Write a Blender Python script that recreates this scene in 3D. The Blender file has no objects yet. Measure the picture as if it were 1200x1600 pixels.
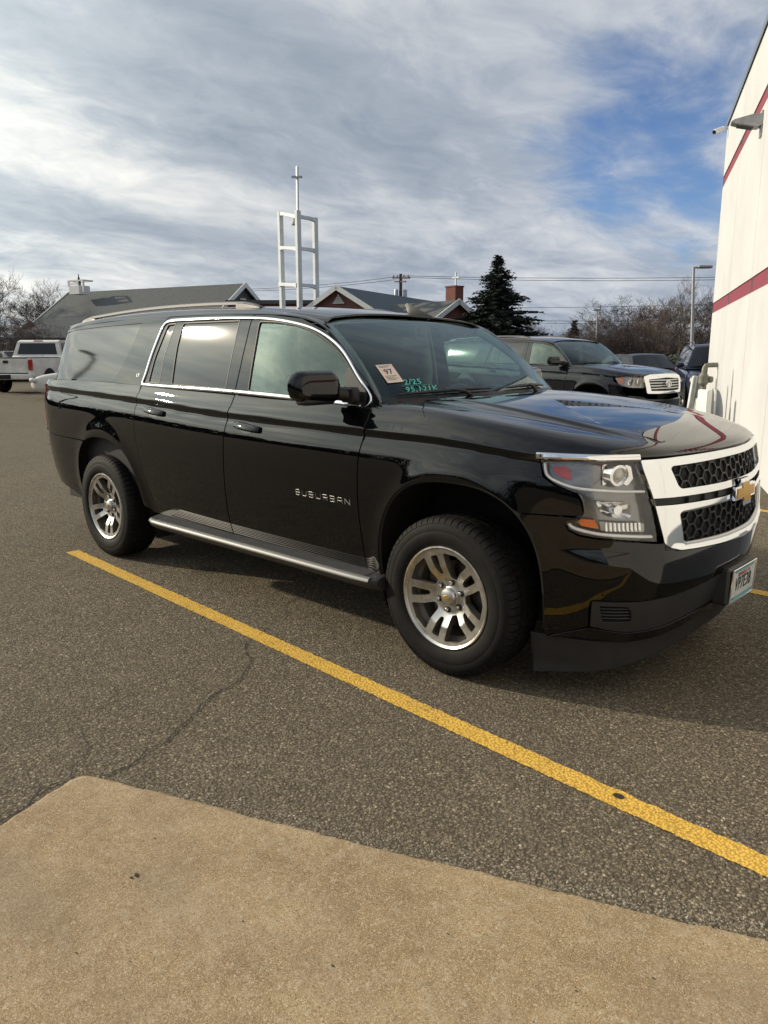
import bpy, math, random
import numpy as np
from mathutils import Vector, Matrix, geometry
R = math.radians
scene = bpy.context.scene
COL = scene.collection

# ---------------------------------------------------------------- camera
CAM = np.array([2.186, -3.739, 1.540]); YAW, PITCH, ROLL, FPX = -.7522, .205, -.0022, 1202.3
_f = np.array([math.sin(YAW)*math.cos(PITCH), math.cos(YAW)*math.cos(PITCH), -math.sin(PITCH)])
_r = np.array([math.cos(YAW), -math.sin(YAW), 0.0]); _u = np.cross(_r, _f)
_r, _u = _r*math.cos(ROLL)+_u*math.sin(ROLL), -_r*math.sin(ROLL)+_u*math.cos(ROLL)
cam_d = bpy.data.cameras.new('camera'); cam = bpy.data.objects.new('camera', cam_d); COL.objects.link(cam)
cam_d.sensor_fit = 'VERTICAL'; cam_d.sensor_height = 24.0; cam_d.lens = FPX/1600*24.0
cam_d.clip_start = .05; cam_d.clip_end = 3000
cam.matrix_world = Matrix(((_r[0], _u[0], -_f[0], CAM[0]), (_r[1], _u[1], -_f[1], CAM[1]), (_r[2], _u[2], -_f[2], CAM[2]), (0, 0, 0, 1)))
scene.camera = cam
def at(px, py, D):
    """world point seen at photo pixel (px,py), D metres ahead of the camera (measured level)"""
    d = _f*FPX + _r*(px-600) + _u*(800-py); h = d @ np.array([math.sin(YAW), math.cos(YAW), 0]); return CAM + d*(D/h)

# ---------------------------------------------------------------- sky and sun
SUN_AZ, SUN_EL = R(-115.5), R(22)           # azimuth clockwise from +Y
SD = Vector((math.sin(SUN_AZ)*math.cos(SUN_EL), math.cos(SUN_AZ)*math.cos(SUN_EL), math.sin(SUN_EL)))
W = bpy.data.worlds.new('World'); scene.world = W; W.use_nodes = True
nt = W.node_tree; N = nt.nodes; L = nt.links; N.clear()
def nd(t, **k):
    n = N.new(t)
    for a, b in k.items():
        if a.startswith('i_'): n.inputs[int(a[2:])].default_value = b
        else: setattr(n, a, b)
    return n
out = nd('ShaderNodeOutputWorld'); bg = nd('ShaderNodeBackground', i_1=1.0); L.new(bg.outputs[0], out.inputs[0])
sky = nd('ShaderNodeTexSky', sky_type='NISHITA', sun_disc=False, sun_elevation=SUN_EL, sun_rotation=SUN_AZ, altitude=1600.0, air_density=1.0, dust_density=.6, ozone_density=1.5)
skm = nd('ShaderNodeMix', data_type='RGBA', blend_type='MULTIPLY'); skm.inputs[0].default_value = 1
L.new(sky.outputs[0], skm.inputs[6]); skm.inputs[7].default_value = (.082, .094, .118, 1)
tc = nd('ShaderNodeTexCoord'); sep = nd('ShaderNodeSeparateXYZ'); L.new(tc.outputs['Generated'], sep.inputs[0])
def math_(op, a, b=None, c=None, clamp=False):
    n = nd('ShaderNodeMath', operation=op, use_clamp=clamp)
    for i, v in enumerate((a, b, c)):
        if v is None: continue
        if isinstance(v, (int, float)): n.inputs[i].default_value = v
        else: L.new(v, n.inputs[i])
    return n.outputs[0]
zz = math_('ADD', math_('MAXIMUM', sep.outputs[2], 0.0), .16)
cx = math_('DIVIDE', sep.outputs[0], zz); cy = math_('DIVIDE', sep.outputs[1], zz)
cmb = nd('ShaderNodeCombineXYZ'); L.new(cx, cmb.inputs[0]); L.new(cy, cmb.inputs[1])
STREAK = R(-24)
def clouds(scale, sx, sy, rot, detail, rough, dist, off, warp=None):
    m = nd('ShaderNodeMapping'); L.new(warp or cmb.outputs[0], m.inputs[0]); m.inputs['Rotation'].default_value = (0, 0, rot); m.inputs['Scale'].default_value = (sx, sy, 1); m.inputs['Location'].default_value = off
    n = nd('ShaderNodeTexNoise'); L.new(m.outputs[0], n.inputs[0]); n.inputs['Scale'].default_value = scale; n.inputs['Detail'].default_value = detail; n.inputs['Roughness'].default_value = rough; n.inputs['Distortion'].default_value = dist
    return n
# warp the cloud plane a little so that streaks bend
wn = clouds(.9, 1, 1, 0, 3, .5, 0, (3.1, 1.7, 0)); wv = nd('ShaderNodeVectorMath', operation='MULTIPLY_ADD'); L.new(wn.outputs['Color'], wv.inputs[0]); wv.inputs[1].default_value = (.5, .5, 0); L.new(cmb.outputs[0], wv.inputs[2])
cA = clouds(1.1, 1.0, .26, -STREAK, 9, .56, .25, (0, 0, 0), wv.outputs[0]).outputs[0]      # long streaks
cB = clouds(3.0, 1.0, .58, -STREAK, 7, .60, .3, (5, 2, 0), wv.outputs[0]).outputs[0]     # finer ripples
cC = clouds(.55, 1, 1, 0, 4, .5, .2, (1.3, 4.2, 0)).outputs[0]                       # big light and dark banks
dens = math_('ADD', math_('MULTIPLY', cA, .70), math_('MULTIPLY', cB, .52))
dens = math_('ADD', dens, math_('MULTIPLY', cC, .35))
# clearer sky in one part of the sky (towards the gap on the right), thicker towards the low sun
def dirdot(v):
    n = nd('ShaderNodeVectorMath', operation='DOT_PRODUCT'); L.new(tc.outputs['Generated'], n.inputs[0]); n.inputs[1].default_value = v; return n.outputs['Value']
def pixdir(px, py):
    d = _f*FPX + _r*(px-600) + _u*(800-py); return tuple(d/np.linalg.norm(d))
hole = nd('ShaderNodeMapRange', interpolation_type='SMOOTHSTEP', i_1=.972, i_2=1.0, i_3=0.0, i_4=.25); L.new(dirdot(pixdir(975, 165)), hole.inputs[0])
hole2 = nd('ShaderNodeMapRange', interpolation_type='SMOOTHSTEP', i_1=.965, i_2=1.0, i_3=0.0, i_4=.14); L.new(dirdot(pixdir(1180, 250)), hole2.inputs[0])
dens = math_('SUBTRACT', math_('SUBTRACT', dens, hole.outputs[0]), hole2.outputs[0])
cov = nd('ShaderNodeMapRange', interpolation_type='SMOOTHSTEP', i_1=.40, i_2=.62); L.new(dens, cov.inputs[0])
low = nd('ShaderNodeMapRange', interpolation_type='SMOOTHSTEP', i_1=.0, i_2=.16, i_3=.75, i_4=0.0); L.new(sep.outputs[2], low.inputs[0])
covf = math_('MAXIMUM', cov.outputs[0], low.outputs[0])
# cloud tone: dark banks to bright streaks
tone = nd('ShaderNodeValToRGB'); cr = tone.color_ramp
cr.elements[0].position = .385; cr.elements[0].color = (.22, .27, .36, 1); cr.elements[1].position = .66; cr.elements[1].color = (.76, .77, .79, 1)
e = cr.elements.new(.50); e.color = (.37, .42, .50, 1)
tv = math_('ADD', math_('ADD', math_('MULTIPLY', cA, .28), math_('ADD', math_('MULTIPLY', cB, .22), math_('MULTIPLY', clouds(7.5, 1.0, .75, -STREAK+.1, 6, .6, .4, (2, 9, 1), wv.outputs[0]).outputs[0], .16))), math_('MULTIPLY', clouds(1.0, 1.0, .5, -STREAK+.25, 8, .55, .3, (7, 7, 3), wv.outputs[0]).outputs[0], .38)); L.new(tv, tone.inputs[0])
# the low sun lights the cloud around it
g = dirdot(tuple(SD)); gl = math_('POWER', math_('MAXIMUM', g, 0.0), 4.5); gl2 = math_('POWER', math_('MAXIMUM', g, 0.0), 60.0)
gain = math_('ADD', math_('ADD', 1.0, math_('MULTIPLY', gl, 3.4)), math_('MULTIPLY', gl2, 3.5))
warm = nd('ShaderNodeMix', data_type='RGBA', blend_type='MULTIPLY'); L.new(math_('POWER', math_('MAXIMUM', g, 0.0), 2.0), warm.inputs[0]); L.new(tone.outputs[0], warm.inputs[6]); warm.inputs[7].default_value = (1.0, .93, .70, 1)
cg = nd('ShaderNodeVectorMath', operation='SCALE'); L.new(warm.outputs[2], cg.inputs[0]); L.new(gain, cg.inputs['Scale'])
mx = nd('ShaderNodeMix', data_type='RGBA'); L.new(covf, mx.inputs[0]); L.new(skm.outputs[2], mx.inputs[6]); L.new(cg.outputs[0], mx.inputs[7])
L.new(mx.outputs[2], bg.inputs[0])
sl = bpy.data.lights.new('sun', 'SUN'); sl.energy = 4.3; sl.angle = R(1.4); sl.color = (1.0, .87, .68)
so = bpy.data.objects.new('sun', sl); COL.objects.link(so); so.rotation_mode = 'QUATERNION'; so.rotation_quaternion = SD.to_track_quat('Z', 'Y')
scene.view_settings.view_transform = 'Standard'; scene.view_settings.look = 'None'; scene.view_settings.gamma = 1; scene.view_settings.exposure = 0.10
scene.render.engine = 'CYCLES'
try: scene.cycles.max_bounces = 8; scene.cycles.transparent_max_bounces = 24
except Exception: pass
# ---------------------------------------------------------------- curve and surface maths
def pchip(xs, ys):
    """smooth monotone interpolant (vectorised)"""
    xs = np.array(xs, float); ys = np.array(ys, float)
    h = np.diff(xs); d = np.diff(ys) / h; m = np.zeros(len(xs))
    for i in range(1, len(xs) - 1):
        if d[i-1] * d[i] > 0:
            w1 = 2*h[i] + h[i-1]; w2 = h[i] + 2*h[i-1]
            m[i] = (w1 + w2) / (w1 / d[i-1] + w2 / d[i])
    m[0] = d[0]; m[-1] = d[-1]
    def f(x):
        x = np.clip(np.asarray(x, float), xs[0], xs[-1])
        i = np.clip(np.searchsorted(xs, x) - 1, 0, len(xs) - 2)
        t = (x - xs[i]) / h[i]
        return (ys[i]*(2*t**3-3*t**2+1) + h[i]*m[i]*(t**3-2*t**2+t) + ys[i+1]*(3*t**2-2*t**3) + h[i]*m[i+1]*(t**3-t**2))
    return f
def spline(xs, ys):
    """natural cubic spline (vectorised)"""
    xs = np.array(xs, float); ys = np.array(ys, float); n = len(xs)
    h = np.diff(xs); A = np.zeros((n, n)); b = np.zeros(n); A[0, 0] = A[-1, -1] = 1
    for i in range(1, n-1):
        A[i, i-1] = h[i-1]; A[i, i] = 2*(h[i-1]+h[i]); A[i, i+1] = h[i]
        b[i] = 3*((ys[i+1]-ys[i])/h[i] - (ys[i]-ys[i-1])/h[i-1])
    c = np.linalg.solve(A, b)
    bb = np.diff(ys)/h - h*(2*c[:-1]+c[1:])/3; dd = np.diff(c)/(3*h)
    def f(x):
        x = np.clip(np.asarray(x, float), xs[0], xs[-1])
        i = np.clip(np.searchsorted(xs, x) - 1, 0, n - 2); t = x - xs[i]
        return ys[i] + bb[i]*t + c[i]*t*t + dd[i]*t**3
    return f
def sstep(a, b, x):
    t = np.clip((np.asarray(x, float)-a)/(b-a), 0, 1); return t*t*(3-2*t)

class Ribbon:
    """a vertical skin wrapped round a plan outline: coordinates (s, z), s = arc length with s=0 at x=0"""
    def __init__(self, pts):
        P = np.array(pts, float); L = np.r_[0, np.cumsum(np.hypot(*np.diff(P, axis=0).T))]
        fx = spline(L, P[:, 0]); fy = spline(L, P[:, 1]); q = np.linspace(0, L[-1], 4001)
        X = fx(q); Y = fy(q); S = np.r_[0, np.cumsum(np.hypot(np.diff(X), np.diff(Y)))]
        S -= np.interp(0, X, S)
        tx = np.gradient(X, S); ty = np.gradient(Y, S); l = np.hypot(tx, ty)
        k = np.ones(41)/41
        def sm(a): return np.convolve(np.r_[np.full(20, a[0]), a, np.full(20, a[-1])], k, 'valid')
        tx = sm(tx/l); ty = sm(ty/l); ty[0] = -1; ty[-1] = 1; tx[0] = tx[-1] = 0
        self.S, self.X, self.Y, self.NX, self.NY = S, X, Y, ty, -tx
        self.s0, self.s1 = S[0], S[-1]
    def at(self, s):
        f = lambda a: np.interp(s, self.S, a)
        return f(self.X), f(self.Y), f(self.NX), f(self.NY)
    def s_of_x(self, x): return np.interp(x, self.X, self.S)
    def s_of_y(self, y):                      # front half only
        i = np.argmax(self.X > 0); return np.interp(-np.abs(y), self.Y[i:], self.S[i:])

# the big black car: origin on the ground under the front axle, +x forward, near side y < 0
RB = Ribbon([(-4.61, 0), (-4.59, -.45), (-4.53, -.72), (-4.42, -.88), (-4.25, -.96), (-3.9, -1.0), (-3.0, -1.018), (-2.0, -1.022), (-1, -1.022),
             (-.3, -1.017), (.15, -1.0), (.45, -.955), (.65, -.885), (.79, -.79), (.88, -.67), (.94, -.48), (.972, -.25), (.98, 0)])
crease_z = spline([-5.2, -4.6, -3.95, -2.6, -2.0, -.82, -.27, 0, .23, .48, .8, 1.1, 1.5, 2.0], [1.29, 1.285, 1.270, 1.228, 1.200, 1.168, 1.159, 1.153, 1.135, 1.112, 1.106, 1.112, 1.122, 1.126])
_side = pchip([-.95, -.80, -.70, -.62, -.50, -.36, -.25, -.18, -.12, -.085, -.06, -.045, -.032, -.02, -.008, .0, .012, .04, .09, .16],
              [.12, .075, .050, .036, .020, .008, .0015, 0.0, .0035, .011, .0190, .0245, .0270, .0255, .0205, .0195, .0235, .040, .062, .092])
_front = pchip([.10, .26, .34, .42, .50, .58, .66, .705, .73, .80, .90, 1.0, 1.06, 1.10, 1.13, 1.2],
               [.10, .072, .046, .022, .002, -.012, -.016, -.004, .008, .010, .018, .034, .048, .062, .08, .14])
_rear = pchip([.2, .4, .5, .62, .80, .9, .93, 1.1, 1.3, 1.4], [.16, .07, .03, .0, -.01, .0, .03, .03, .05, .09])
def arch_bulge(x, z):
    o = 0
    for ax, hw, hh in ((.045, .47, .60), (-3.235, .50, .58)):
        r = np.sqrt(((x-ax)/hw)**2 + ((z-.38)/hh)**2)
        o = o + .016*np.exp(-((r-1.0)/.13)**2)
    return o
def body_inset(s, z):
    a = _side(z - crease_z(s)) - arch_bulge(s, z)*(1-sstep(.4, .6, s))
    f = _front(z); r = _rear(z)
    wf = sstep(.42, .92, s); wr = 1 - sstep(-4.75, -4.2, s)
    return (a*(1-wf) + f*wf)*(1-wr) + r*wr
def nose(x, y, z):
    """the far half of the nose sits a touch further back"""
    return x - .036*sstep(0, .55, y)*sstep(.25, .85, x)
def body(s, z, side=-1, off=0.0):
    s = np.asarray(s, float); z = np.asarray(z, float)
    X, Y, NX, NY = RB.at(s); d = body_inset(s, z) - off
    x = X - NX*d; y = -side*(Y - NY*d)
    return np.stack([nose(x, y, z), y, z + 0*x], -1)
def front(y, z, off=0.0):
    """front face addressed by y across the car"""
    y = np.asarray(y, float); p = body(RB.s_of_y(y), z, -1, off)
    p[..., 1] *= -np.sign(np.where(y == 0, -1, y)); p[..., 0] = nose(p[..., 0], p[..., 1], z); return p

# greenhouse sides
belt_z = spline([-4.8, -4.35, -3.26, -2.64, -1.6, -.6, 0], [1.325, 1.325, 1.328, 1.316, 1.303, 1.264, 1.23])
GB = Ribbon([(-4.50, 0), (-4.48, -.45), (-4.42, -.70), (-4.33, -.83), (-4.15, -.905), (-3.8, -.935), (-3.0, -.955), (-2, -.965), (-1.6, -.965), (-1.2, -.959), (-.85, -.928), (-.5, -.888), (0, -.85), (.3, -.81)])
def green(s, z, side=-1, off=0.0):
    s = np.asarray(s, float); z = np.asarray(z, float)
    X, Y, NX, NY = GB.at(s); h = z - 1.28
    top = np.clip((z-1.70)/.12, 0, None)
    d = .235*h + .16*h*h*np.sign(h) + .05*top**2 - off
    d = d + (.035*sstep(-1.7, -.8, s) if side > 0 else 0)
    d = d + .34*np.clip(h, 0, None)*(1-sstep(-4.6, -4.15, s))
    x = X - NX*d; y = Y - NY*d
    if side > 0: x = x - .045*sstep(-1.6, -.8, s)
    return np.stack([x, -side*y, z + 0*x], -1)

# top skins (height fields over x, y)
_fl = np.stack([RB.X, RB.Y], -1)[RB.X > -1.6][::6]
_fn = np.stack([RB.NX, RB.NY], -1)[RB.X > -1.6][::6]; _fn = _fn/np.linalg.norm(_fn, axis=1, keepdims=True); _ft = np.stack([-_fn[:, 1], _fn[:, 0]], -1)
def rim_dist(x, y):
    x = np.asarray(x, float); y = -np.abs(np.asarray(y, float)); sh = np.broadcast(x, y).shape
    q = np.stack([np.broadcast_to(x, sh).ravel(), np.broadcast_to(y, sh).ravel()], -1); out = np.empty(len(q)); so = np.empty(len(q))
    ss = RB.S[RB.X > -1.6][::6]
    for i in range(0, len(q), 2000):
        D = ((q[i:i+2000, None, :] - _fl[None])**2).sum(-1); j = D.argmin(1); qq = q[i:i+2000]; sj = ss[j]
        for _k in range(3):
            X, Y, NX, NY = RB.at(sj); l = np.hypot(NX, NY); sj = sj + ((qq[:, 0]-X)*-NY + (qq[:, 1]-Y)*NX)/l
        X, Y, NX, NY = RB.at(sj); so[i:i+2000] = sj; out[i:i+2000] = np.hypot(qq[:, 0]-X, qq[:, 1]-Y)
    return out.reshape(sh), so.reshape(sh)
_roll = pchip([0, .02, .05, .09, .14, .20, .30, .45], [0, 0.0, .030, .055, .076, .086, .093, .097])
_rollF = pchip([0, .055, .075, .11, .17, .25, .40, .60, 1.0], [-.02, 0, .018, .040, .062, .082, .108, .128, .150])
_topx = pchip([-1.6, -1.2, -.5, -.2, 0, .3, .6, .8, 1.0], [.185, .185, .200, .205, .205, .200, .165, .115, .065])
_zc = spline([-1.2, -.5, -.24, .18, .556, .73, 1.0], [1.38, 1.325, 1.298, 1.251, 1.202, 1.174, 1.12])
def ridge(t, c, w): return np.exp(-((t-c)/w)**2)
def hood(x, y, off=0.0):
    x = np.asarray(x, float); y = np.asarray(y, float); d, s = rim_dist(x, y); ay = np.abs(y)
    # side roll from the crease up to the shoulder
    zs = crease_z(s) + _roll(d)*(_topx(x)/.135)
    zc = _zc(x) - .010*(ay/.8)**2 - .004       # main top plane
    up = .012*np.where(y < 0, sstep(.535+.05*sstep(-.5, .8, x), .500+.05*sstep(-.5, .8, x), ay), 1-sstep(0, 1.0, ay))                                                        # power dome
    groove = -.007*np.exp(-((ay-(.60+.10*sstep(.5, -.5, x)))/.055)**2)*(y < 0)
    zt = zc + (up + groove)*sstep(.12, .35, d)
    zf = 1.112 + _rollF(d)*1.02
    wf = sstep(.55, .95, s)
    z1 = zs*(1-wf) + zf*wf
    k = .022                                                                          # smooth minimum
    h = np.clip(.5 + .5*(zt - z1)/(k*2), 0, 1)
    z = zt*(1-h) + z1*h - 2*k*h*(1-h)*.5
    return np.stack([nose(x + 0*z, y, z), y + 0*z, z + off], -1)
roof_c = spline([-4.5, -4.3, -3.9, -3.2, -2.5, -1.9, -1.5, -1.25, -1.10, -.95], [1.745, 1.785, 1.822, 1.852, 1.858, 1.843, 1.815, 1.785, 1.76, 1.725])
def roof(x, y, off=0.0):
    x = np.asarray(x, float); y = np.asarray(y, float); a = np.abs(y)/.80
    z = roof_c(x) - .035*a**2 - .075*np.clip((a-.80)/.2, 0, None)**2
    return np.stack([x + 0*z, y + 0*z, z + off], -1)
def wind(u, v, off=0.0):
    """windscreen: u across -1..1, v from base 0 to top 1"""
    u = np.asarray(u, float); v = np.asarray(v, float)
    xb = -.38 - .18*np.abs(u)**2.2; zb = 1.285 + .012*(1-np.abs(u)**2) ; yb = .86*u
    xt = -1.16 + .09*np.abs(u)**3; zt = 1.748 - .05*np.abs(u)**3; yt = .725*u
    bow = .035*4*v*(1-v)
    x = xb + (xt-xb)*v + bow*.55; z = zb + (zt-zb)*v + bow*.8 + off; y = yb + (yt-yb)*v
    return np.stack([x, y + 0*x, z], -1)
# ---------------------------------------------------------------- object helpers
rng = random.Random(7)
def link(o, parent=None):
    COL.objects.link(o)
    if parent is not None: o.parent = parent
    return o
def thing(name, label, cat, loc=(0, 0, 0), rz=0, group=None):
    o = bpy.data.objects.new(name, None); o.empty_display_size = .2; o.location = loc; o.rotation_euler = (0, 0, rz); link(o)
    return tag(o, label, cat, group)
def tag(o, label=None, cat=None, group=None, kind=None):
    if label: o['label'] = label
    if cat: o['category'] = cat
    if group: o['group'] = group
    if kind: o['kind'] = kind
    return o
class M:
    """collects polygons, then becomes one mesh object"""
    def __init__(s): s.v = []; s.f = []; s.n = {}; s.mi = []; s.cur = 0
    def add(s, V, F, normals=None):
        b = len(s.v); s.v += [tuple(map(float, p)) for p in V]
        for f in F: s.f.append(tuple(i+b for i in f)); s.mi.append(s.cur)
        if normals is not None:
            for i, n in enumerate(normals): s.n[b+i] = n
        return s
    def box(s, c, d, rot=None, bev=0.0):
        x, y, z = d[0]/2, d[1]/2, d[2]/2
        if bev <= 0:
            V = [(i*x, j*y, k*z) for i in (-1, 1) for j in (-1, 1) for k in (-1, 1)]
            F = [(0, 1, 3, 2), (4, 6, 7, 5), (0, 4, 5, 1), (2, 3, 7, 6), (0, 2, 6, 4), (1, 5, 7, 3)]
        else:
            b = min(bev, x*.98, y*.98, z*.98); V = []; idx = {}
            for i in (-1, 1):
                for j in (-1, 1):
                    for k in (-1, 1):
                        for a in range(3):
                            p = [i*(x-b), j*(y-b), k*(z-b)]; p[a] = (i*x, j*y, k*z)[a]; idx[(i, j, k, a)] = len(V); V.append(tuple(p))
            F = []
            g = lambda i, j, k, a: idx[(i, j, k, a)]
            for q in (-1, 1):
                F += [tuple(g(q, *t, 0) for t in ((-1, -1), (1, -1), (1, 1), (-1, 1)))[::q], tuple(g(t[0], q, t[1], 1) for t in ((-1, -1), (-1, 1), (1, 1), (1, -1)))[::q], tuple(g(*t, q, 2) for t in ((-1, -1), (1, -1), (1, 1), (-1, 1)))[::q]]
            for i in (-1, 1):
                for j in (-1, 1):
                    F.append((g(i, j, -1, 0), g(i, j, 1, 0), g(i, j, 1, 1), g(i, j, -1, 1))[::-i*j])
                    F.append((g(i, -1, j, 0), g(i, 1, j, 0), g(i, 1, j, 2), g(i, -1, j, 2))[::i*j])
                    F.append((g(-1, i, j, 1), g(1, i, j, 1), g(1, i, j, 2), g(-1, i, j, 2))[::-i*j])
                    for k in (-1, 1): F.append((g(i, j, k, 0), g(i, j, k, 1), g(i, j, k, 2))[::i*j*k])
        if rot is not None: V = [tuple(rot @ Vector(p)) for p in V]
        return s.add([(p[0]+c[0], p[1]+c[1], p[2]+c[2]) for p in V], F)
    def bar(s, a, b, r, n=8, r2=None, cap=True):
        a = Vector(a); b = Vector(b); d = b-a
        if d.length < 1e-6: return s
        q = d.to_track_quat('Z', 'Y'); r2 = r if r2 is None else r2
        V = []
        for c, rr in ((a, r), (b, r2)):
            for i in range(n): t = 2*math.pi*i/n; V.append(c + q @ Vector((rr*math.cos(t), rr*math.sin(t), 0)))
        F = [(i, (i+1) % n, n+(i+1) % n, n+i) for i in range(n)]
        if cap: F += [tuple(range(n))[::-1], tuple(range(n, 2*n))]
        return s.add(V, F)
    def beam(s, a, b, w, h, up=(0, 0, 1)):
        """rectangular bar from a to b, w across, h along up"""
        a = Vector(a); b = Vector(b); d = (b-a).normalized(); u = Vector(up); x = d.cross(u).normalized(); u = x.cross(d).normalized()
        V = [p + x*i*w/2 + u*j*h/2 for p in (a, b) for i, j in ((-1, -1), (1, -1), (1, 1), (-1, 1))]
        return s.add(V, [(3, 2, 1, 0), (4, 5, 6, 7), (0, 1, 5, 4), (1, 2, 6, 5), (2, 3, 7, 6), (3, 0, 4, 7)])
    def tube(s, pts, r, n=8, cap=True):
        pts = [Vector(p) for p in pts]; V = []; rr = r if hasattr(r, '__len__') else [r]*len(pts)
        prev = None
        for i, p in enumerate(pts):
            d = (pts[min(i+1, len(pts)-1)]-pts[max(i-1, 0)]).normalized()
            if prev is None: x = d.orthogonal().normalized()
            else: x = (prev - d*prev.dot(d)).normalized()
            prev = x; y = d.cross(x)
            for k in range(n): t = 2*math.pi*k/n; V.append(p + (x*math.cos(t)+y*math.sin(t))*rr[i])
        F = [(i*n+k, i*n+(k+1) % n, (i+1)*n+(k+1) % n, (i+1)*n+k) for i in range(len(pts)-1) for k in range(n)]
        if cap: F += [tuple(range(n))[::-1], tuple(range((len(pts)-1)*n, len(pts)*n))]
        return s.add(V, F)
    def lathe(s, prof, n=64, axis='y', c=(0, 0, 0), closed=False):
        """profile of (radius, along axis)"""
        V = []
        for r, a in prof:
            for k in range(n):
                t = 2*math.pi*k/n
                p = (r*math.cos(t), a, r*math.sin(t)) if axis == 'y' else (r*math.cos(t), r*math.sin(t), a) if axis == 'z' else (a, r*math.cos(t), r*math.sin(t))
                V.append((p[0]+c[0], p[1]+c[1], p[2]+c[2]))
        m = len(prof); F = []
        for i in range(m if closed else m-1):
            j = (i+1) % m
            for k in range(n): F.append((i*n+k, i*n+(k+1) % n, j*n+(k+1) % n, j*n+k))
        return s.add(V, F)
    def prism(s, poly, f0, f1):
        """closed polygon (2D) between two mappings f0, f1 of 2D -> 3D"""
        n = len(poly); V = [f0(*p) for p in poly] + [f1(*p) for p in poly]
        return s.add(V, [tuple(range(n))[::-1], tuple(range(n, 2*n))] + [(i, (i+1) % n, n+(i+1) % n, n+i) for i in range(n)])
    def grid(s, P, closed_u=False):
        nu, nv = len(P), len(P[0]); V = [p for row in P for p in row]
        return s.add(V, [(i*nv+j, ((i+1) % nu)*nv+j, ((i+1) % nu)*nv+j+1, i*nv+j+1) for i in range(nu if closed_u else nu-1) for j in range(nv-1)])
    def build(s, name, mat, parent=None, smooth=30, loc=None, flip=False):
        me = bpy.data.meshes.new(name); F = [f[::-1] for f in s.f] if flip else s.f
        me.from_pydata(s.v, [], F); me.update()
        for m in (mat if isinstance(mat, (list, tuple)) else [mat]): me.materials.append(m)
        if any(s.mi): me.polygons.foreach_set('material_index', s.mi)
        if smooth:
            me.polygons.foreach_set('use_smooth', [True]*len(me.polygons))
            if not s.n: me.set_sharp_from_angle(angle=R(smooth))
        if s.n:
            vn = np.zeros((len(me.vertices), 3)); me.vertices.foreach_get('co', np.empty(len(me.vertices)*3))
            cn = [s.n.get(l.vertex_index) for l in me.loops]
            cn = [tuple(c) if c is not None else (0, 0, 0) for c in cn]
            me.normals_split_custom_set(cn)
        o = bpy.data.objects.new(name, me)
        if loc is not None: o.location = loc
        return link(o, parent)

def inside(P, poly):
    """vectorised point in polygon"""
    x, y = P[:, 0], P[:, 1]; c = np.zeros(len(P), bool); n = len(poly)
    for i in range(n):
        x0, y0 = poly[i]; x1, y1 = poly[(i+1) % n]
        if y0 == y1: continue
        k = ((y0 > y) != (y1 > y)) & (x < (x1-x0)*(y-y0)/(y1-y0)+x0); c ^= k
    return c
def resample(poly, step, closed=True):
    out = []; n = len(poly)
    for i in range(n if closed else n-1):
        a = np.array(poly[i], float); b = np.array(poly[(i+1) % n], float); k = max(1, int(np.ceil(np.linalg.norm(b-a)/step)))
        for j in range(k): out.append(a+(b-a)*j/k)
    if not closed: out.append(np.array(poly[-1], float))
    return np.array(out)
def rounded(poly, r, n=6):
    """round the corners of a closed polygon; r a number or one per corner"""
    out = []; m = len(poly)
    for i in range(m):
        p = np.array(poly[i], float); a = np.array(poly[i-1], float); b = np.array(poly[(i+1) % m], float)
        rr = r[i] if hasattr(r, '__len__') else r
        la, lb = np.linalg.norm(a-p), np.linalg.norm(b-p); d = min(rr, la*.48, lb*.48)
        if d < 1e-5: out.append(p); continue
        A = p+(a-p)/la*d; B = p+(b-p)/lb*d
        for k in range(n+1): t = k/n; out.append((1-t)**2*A+2*t*(1-t)*p+t*t*B)
    return np.array(out)
def smoothline(pts, step=.02, closed=False):
    P = np.array(pts, float)
    if closed: P = np.vstack([P[-3:], P, P[:3]])
    D = np.r_[0, np.cumsum(np.sqrt(np.linalg.norm(np.diff(P, axis=0), axis=1)))]
    fs = [spline(D, P[:, k]) for k in range(P.shape[1])]
    if closed: a, b = D[3], D[-3]
    else: a, b = D[0], D[-1]
    L_ = np.linalg.norm(np.diff(P, axis=0), axis=1).sum(); n = max(8, int(L_/step)); t = np.linspace(a, b, n, endpoint=not closed)
    return np.stack([f(t) for f in fs], -1)
def offset_poly(poly, d):
    """offset closed polygon outward(+) for counter-clockwise order"""
    P = np.array(poly, float); A = .5*np.sum(P[:, 0]*np.roll(P[:, 1], -1)-np.roll(P[:, 0], -1)*P[:, 1]); sg = 1 if A > 0 else -1
    T = np.roll(P, -1, 0)-np.roll(P, 1, 0); T /= np.maximum(np.linalg.norm(T, axis=1, keepdims=True), 1e-9)
    return P + np.stack([T[:, 1], -T[:, 0]], -1)*d*sg
def fnorm(f, a, b, flip):
    e = 2.5e-3
    du = f(a+e, b)-f(a-e, b); dv = f(a, b+e)-f(a, b-e); n = np.cross(du, dv); n /= np.maximum(np.linalg.norm(n, axis=-1, keepdims=True), 1e-12)
    return -n if flip else n
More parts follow.
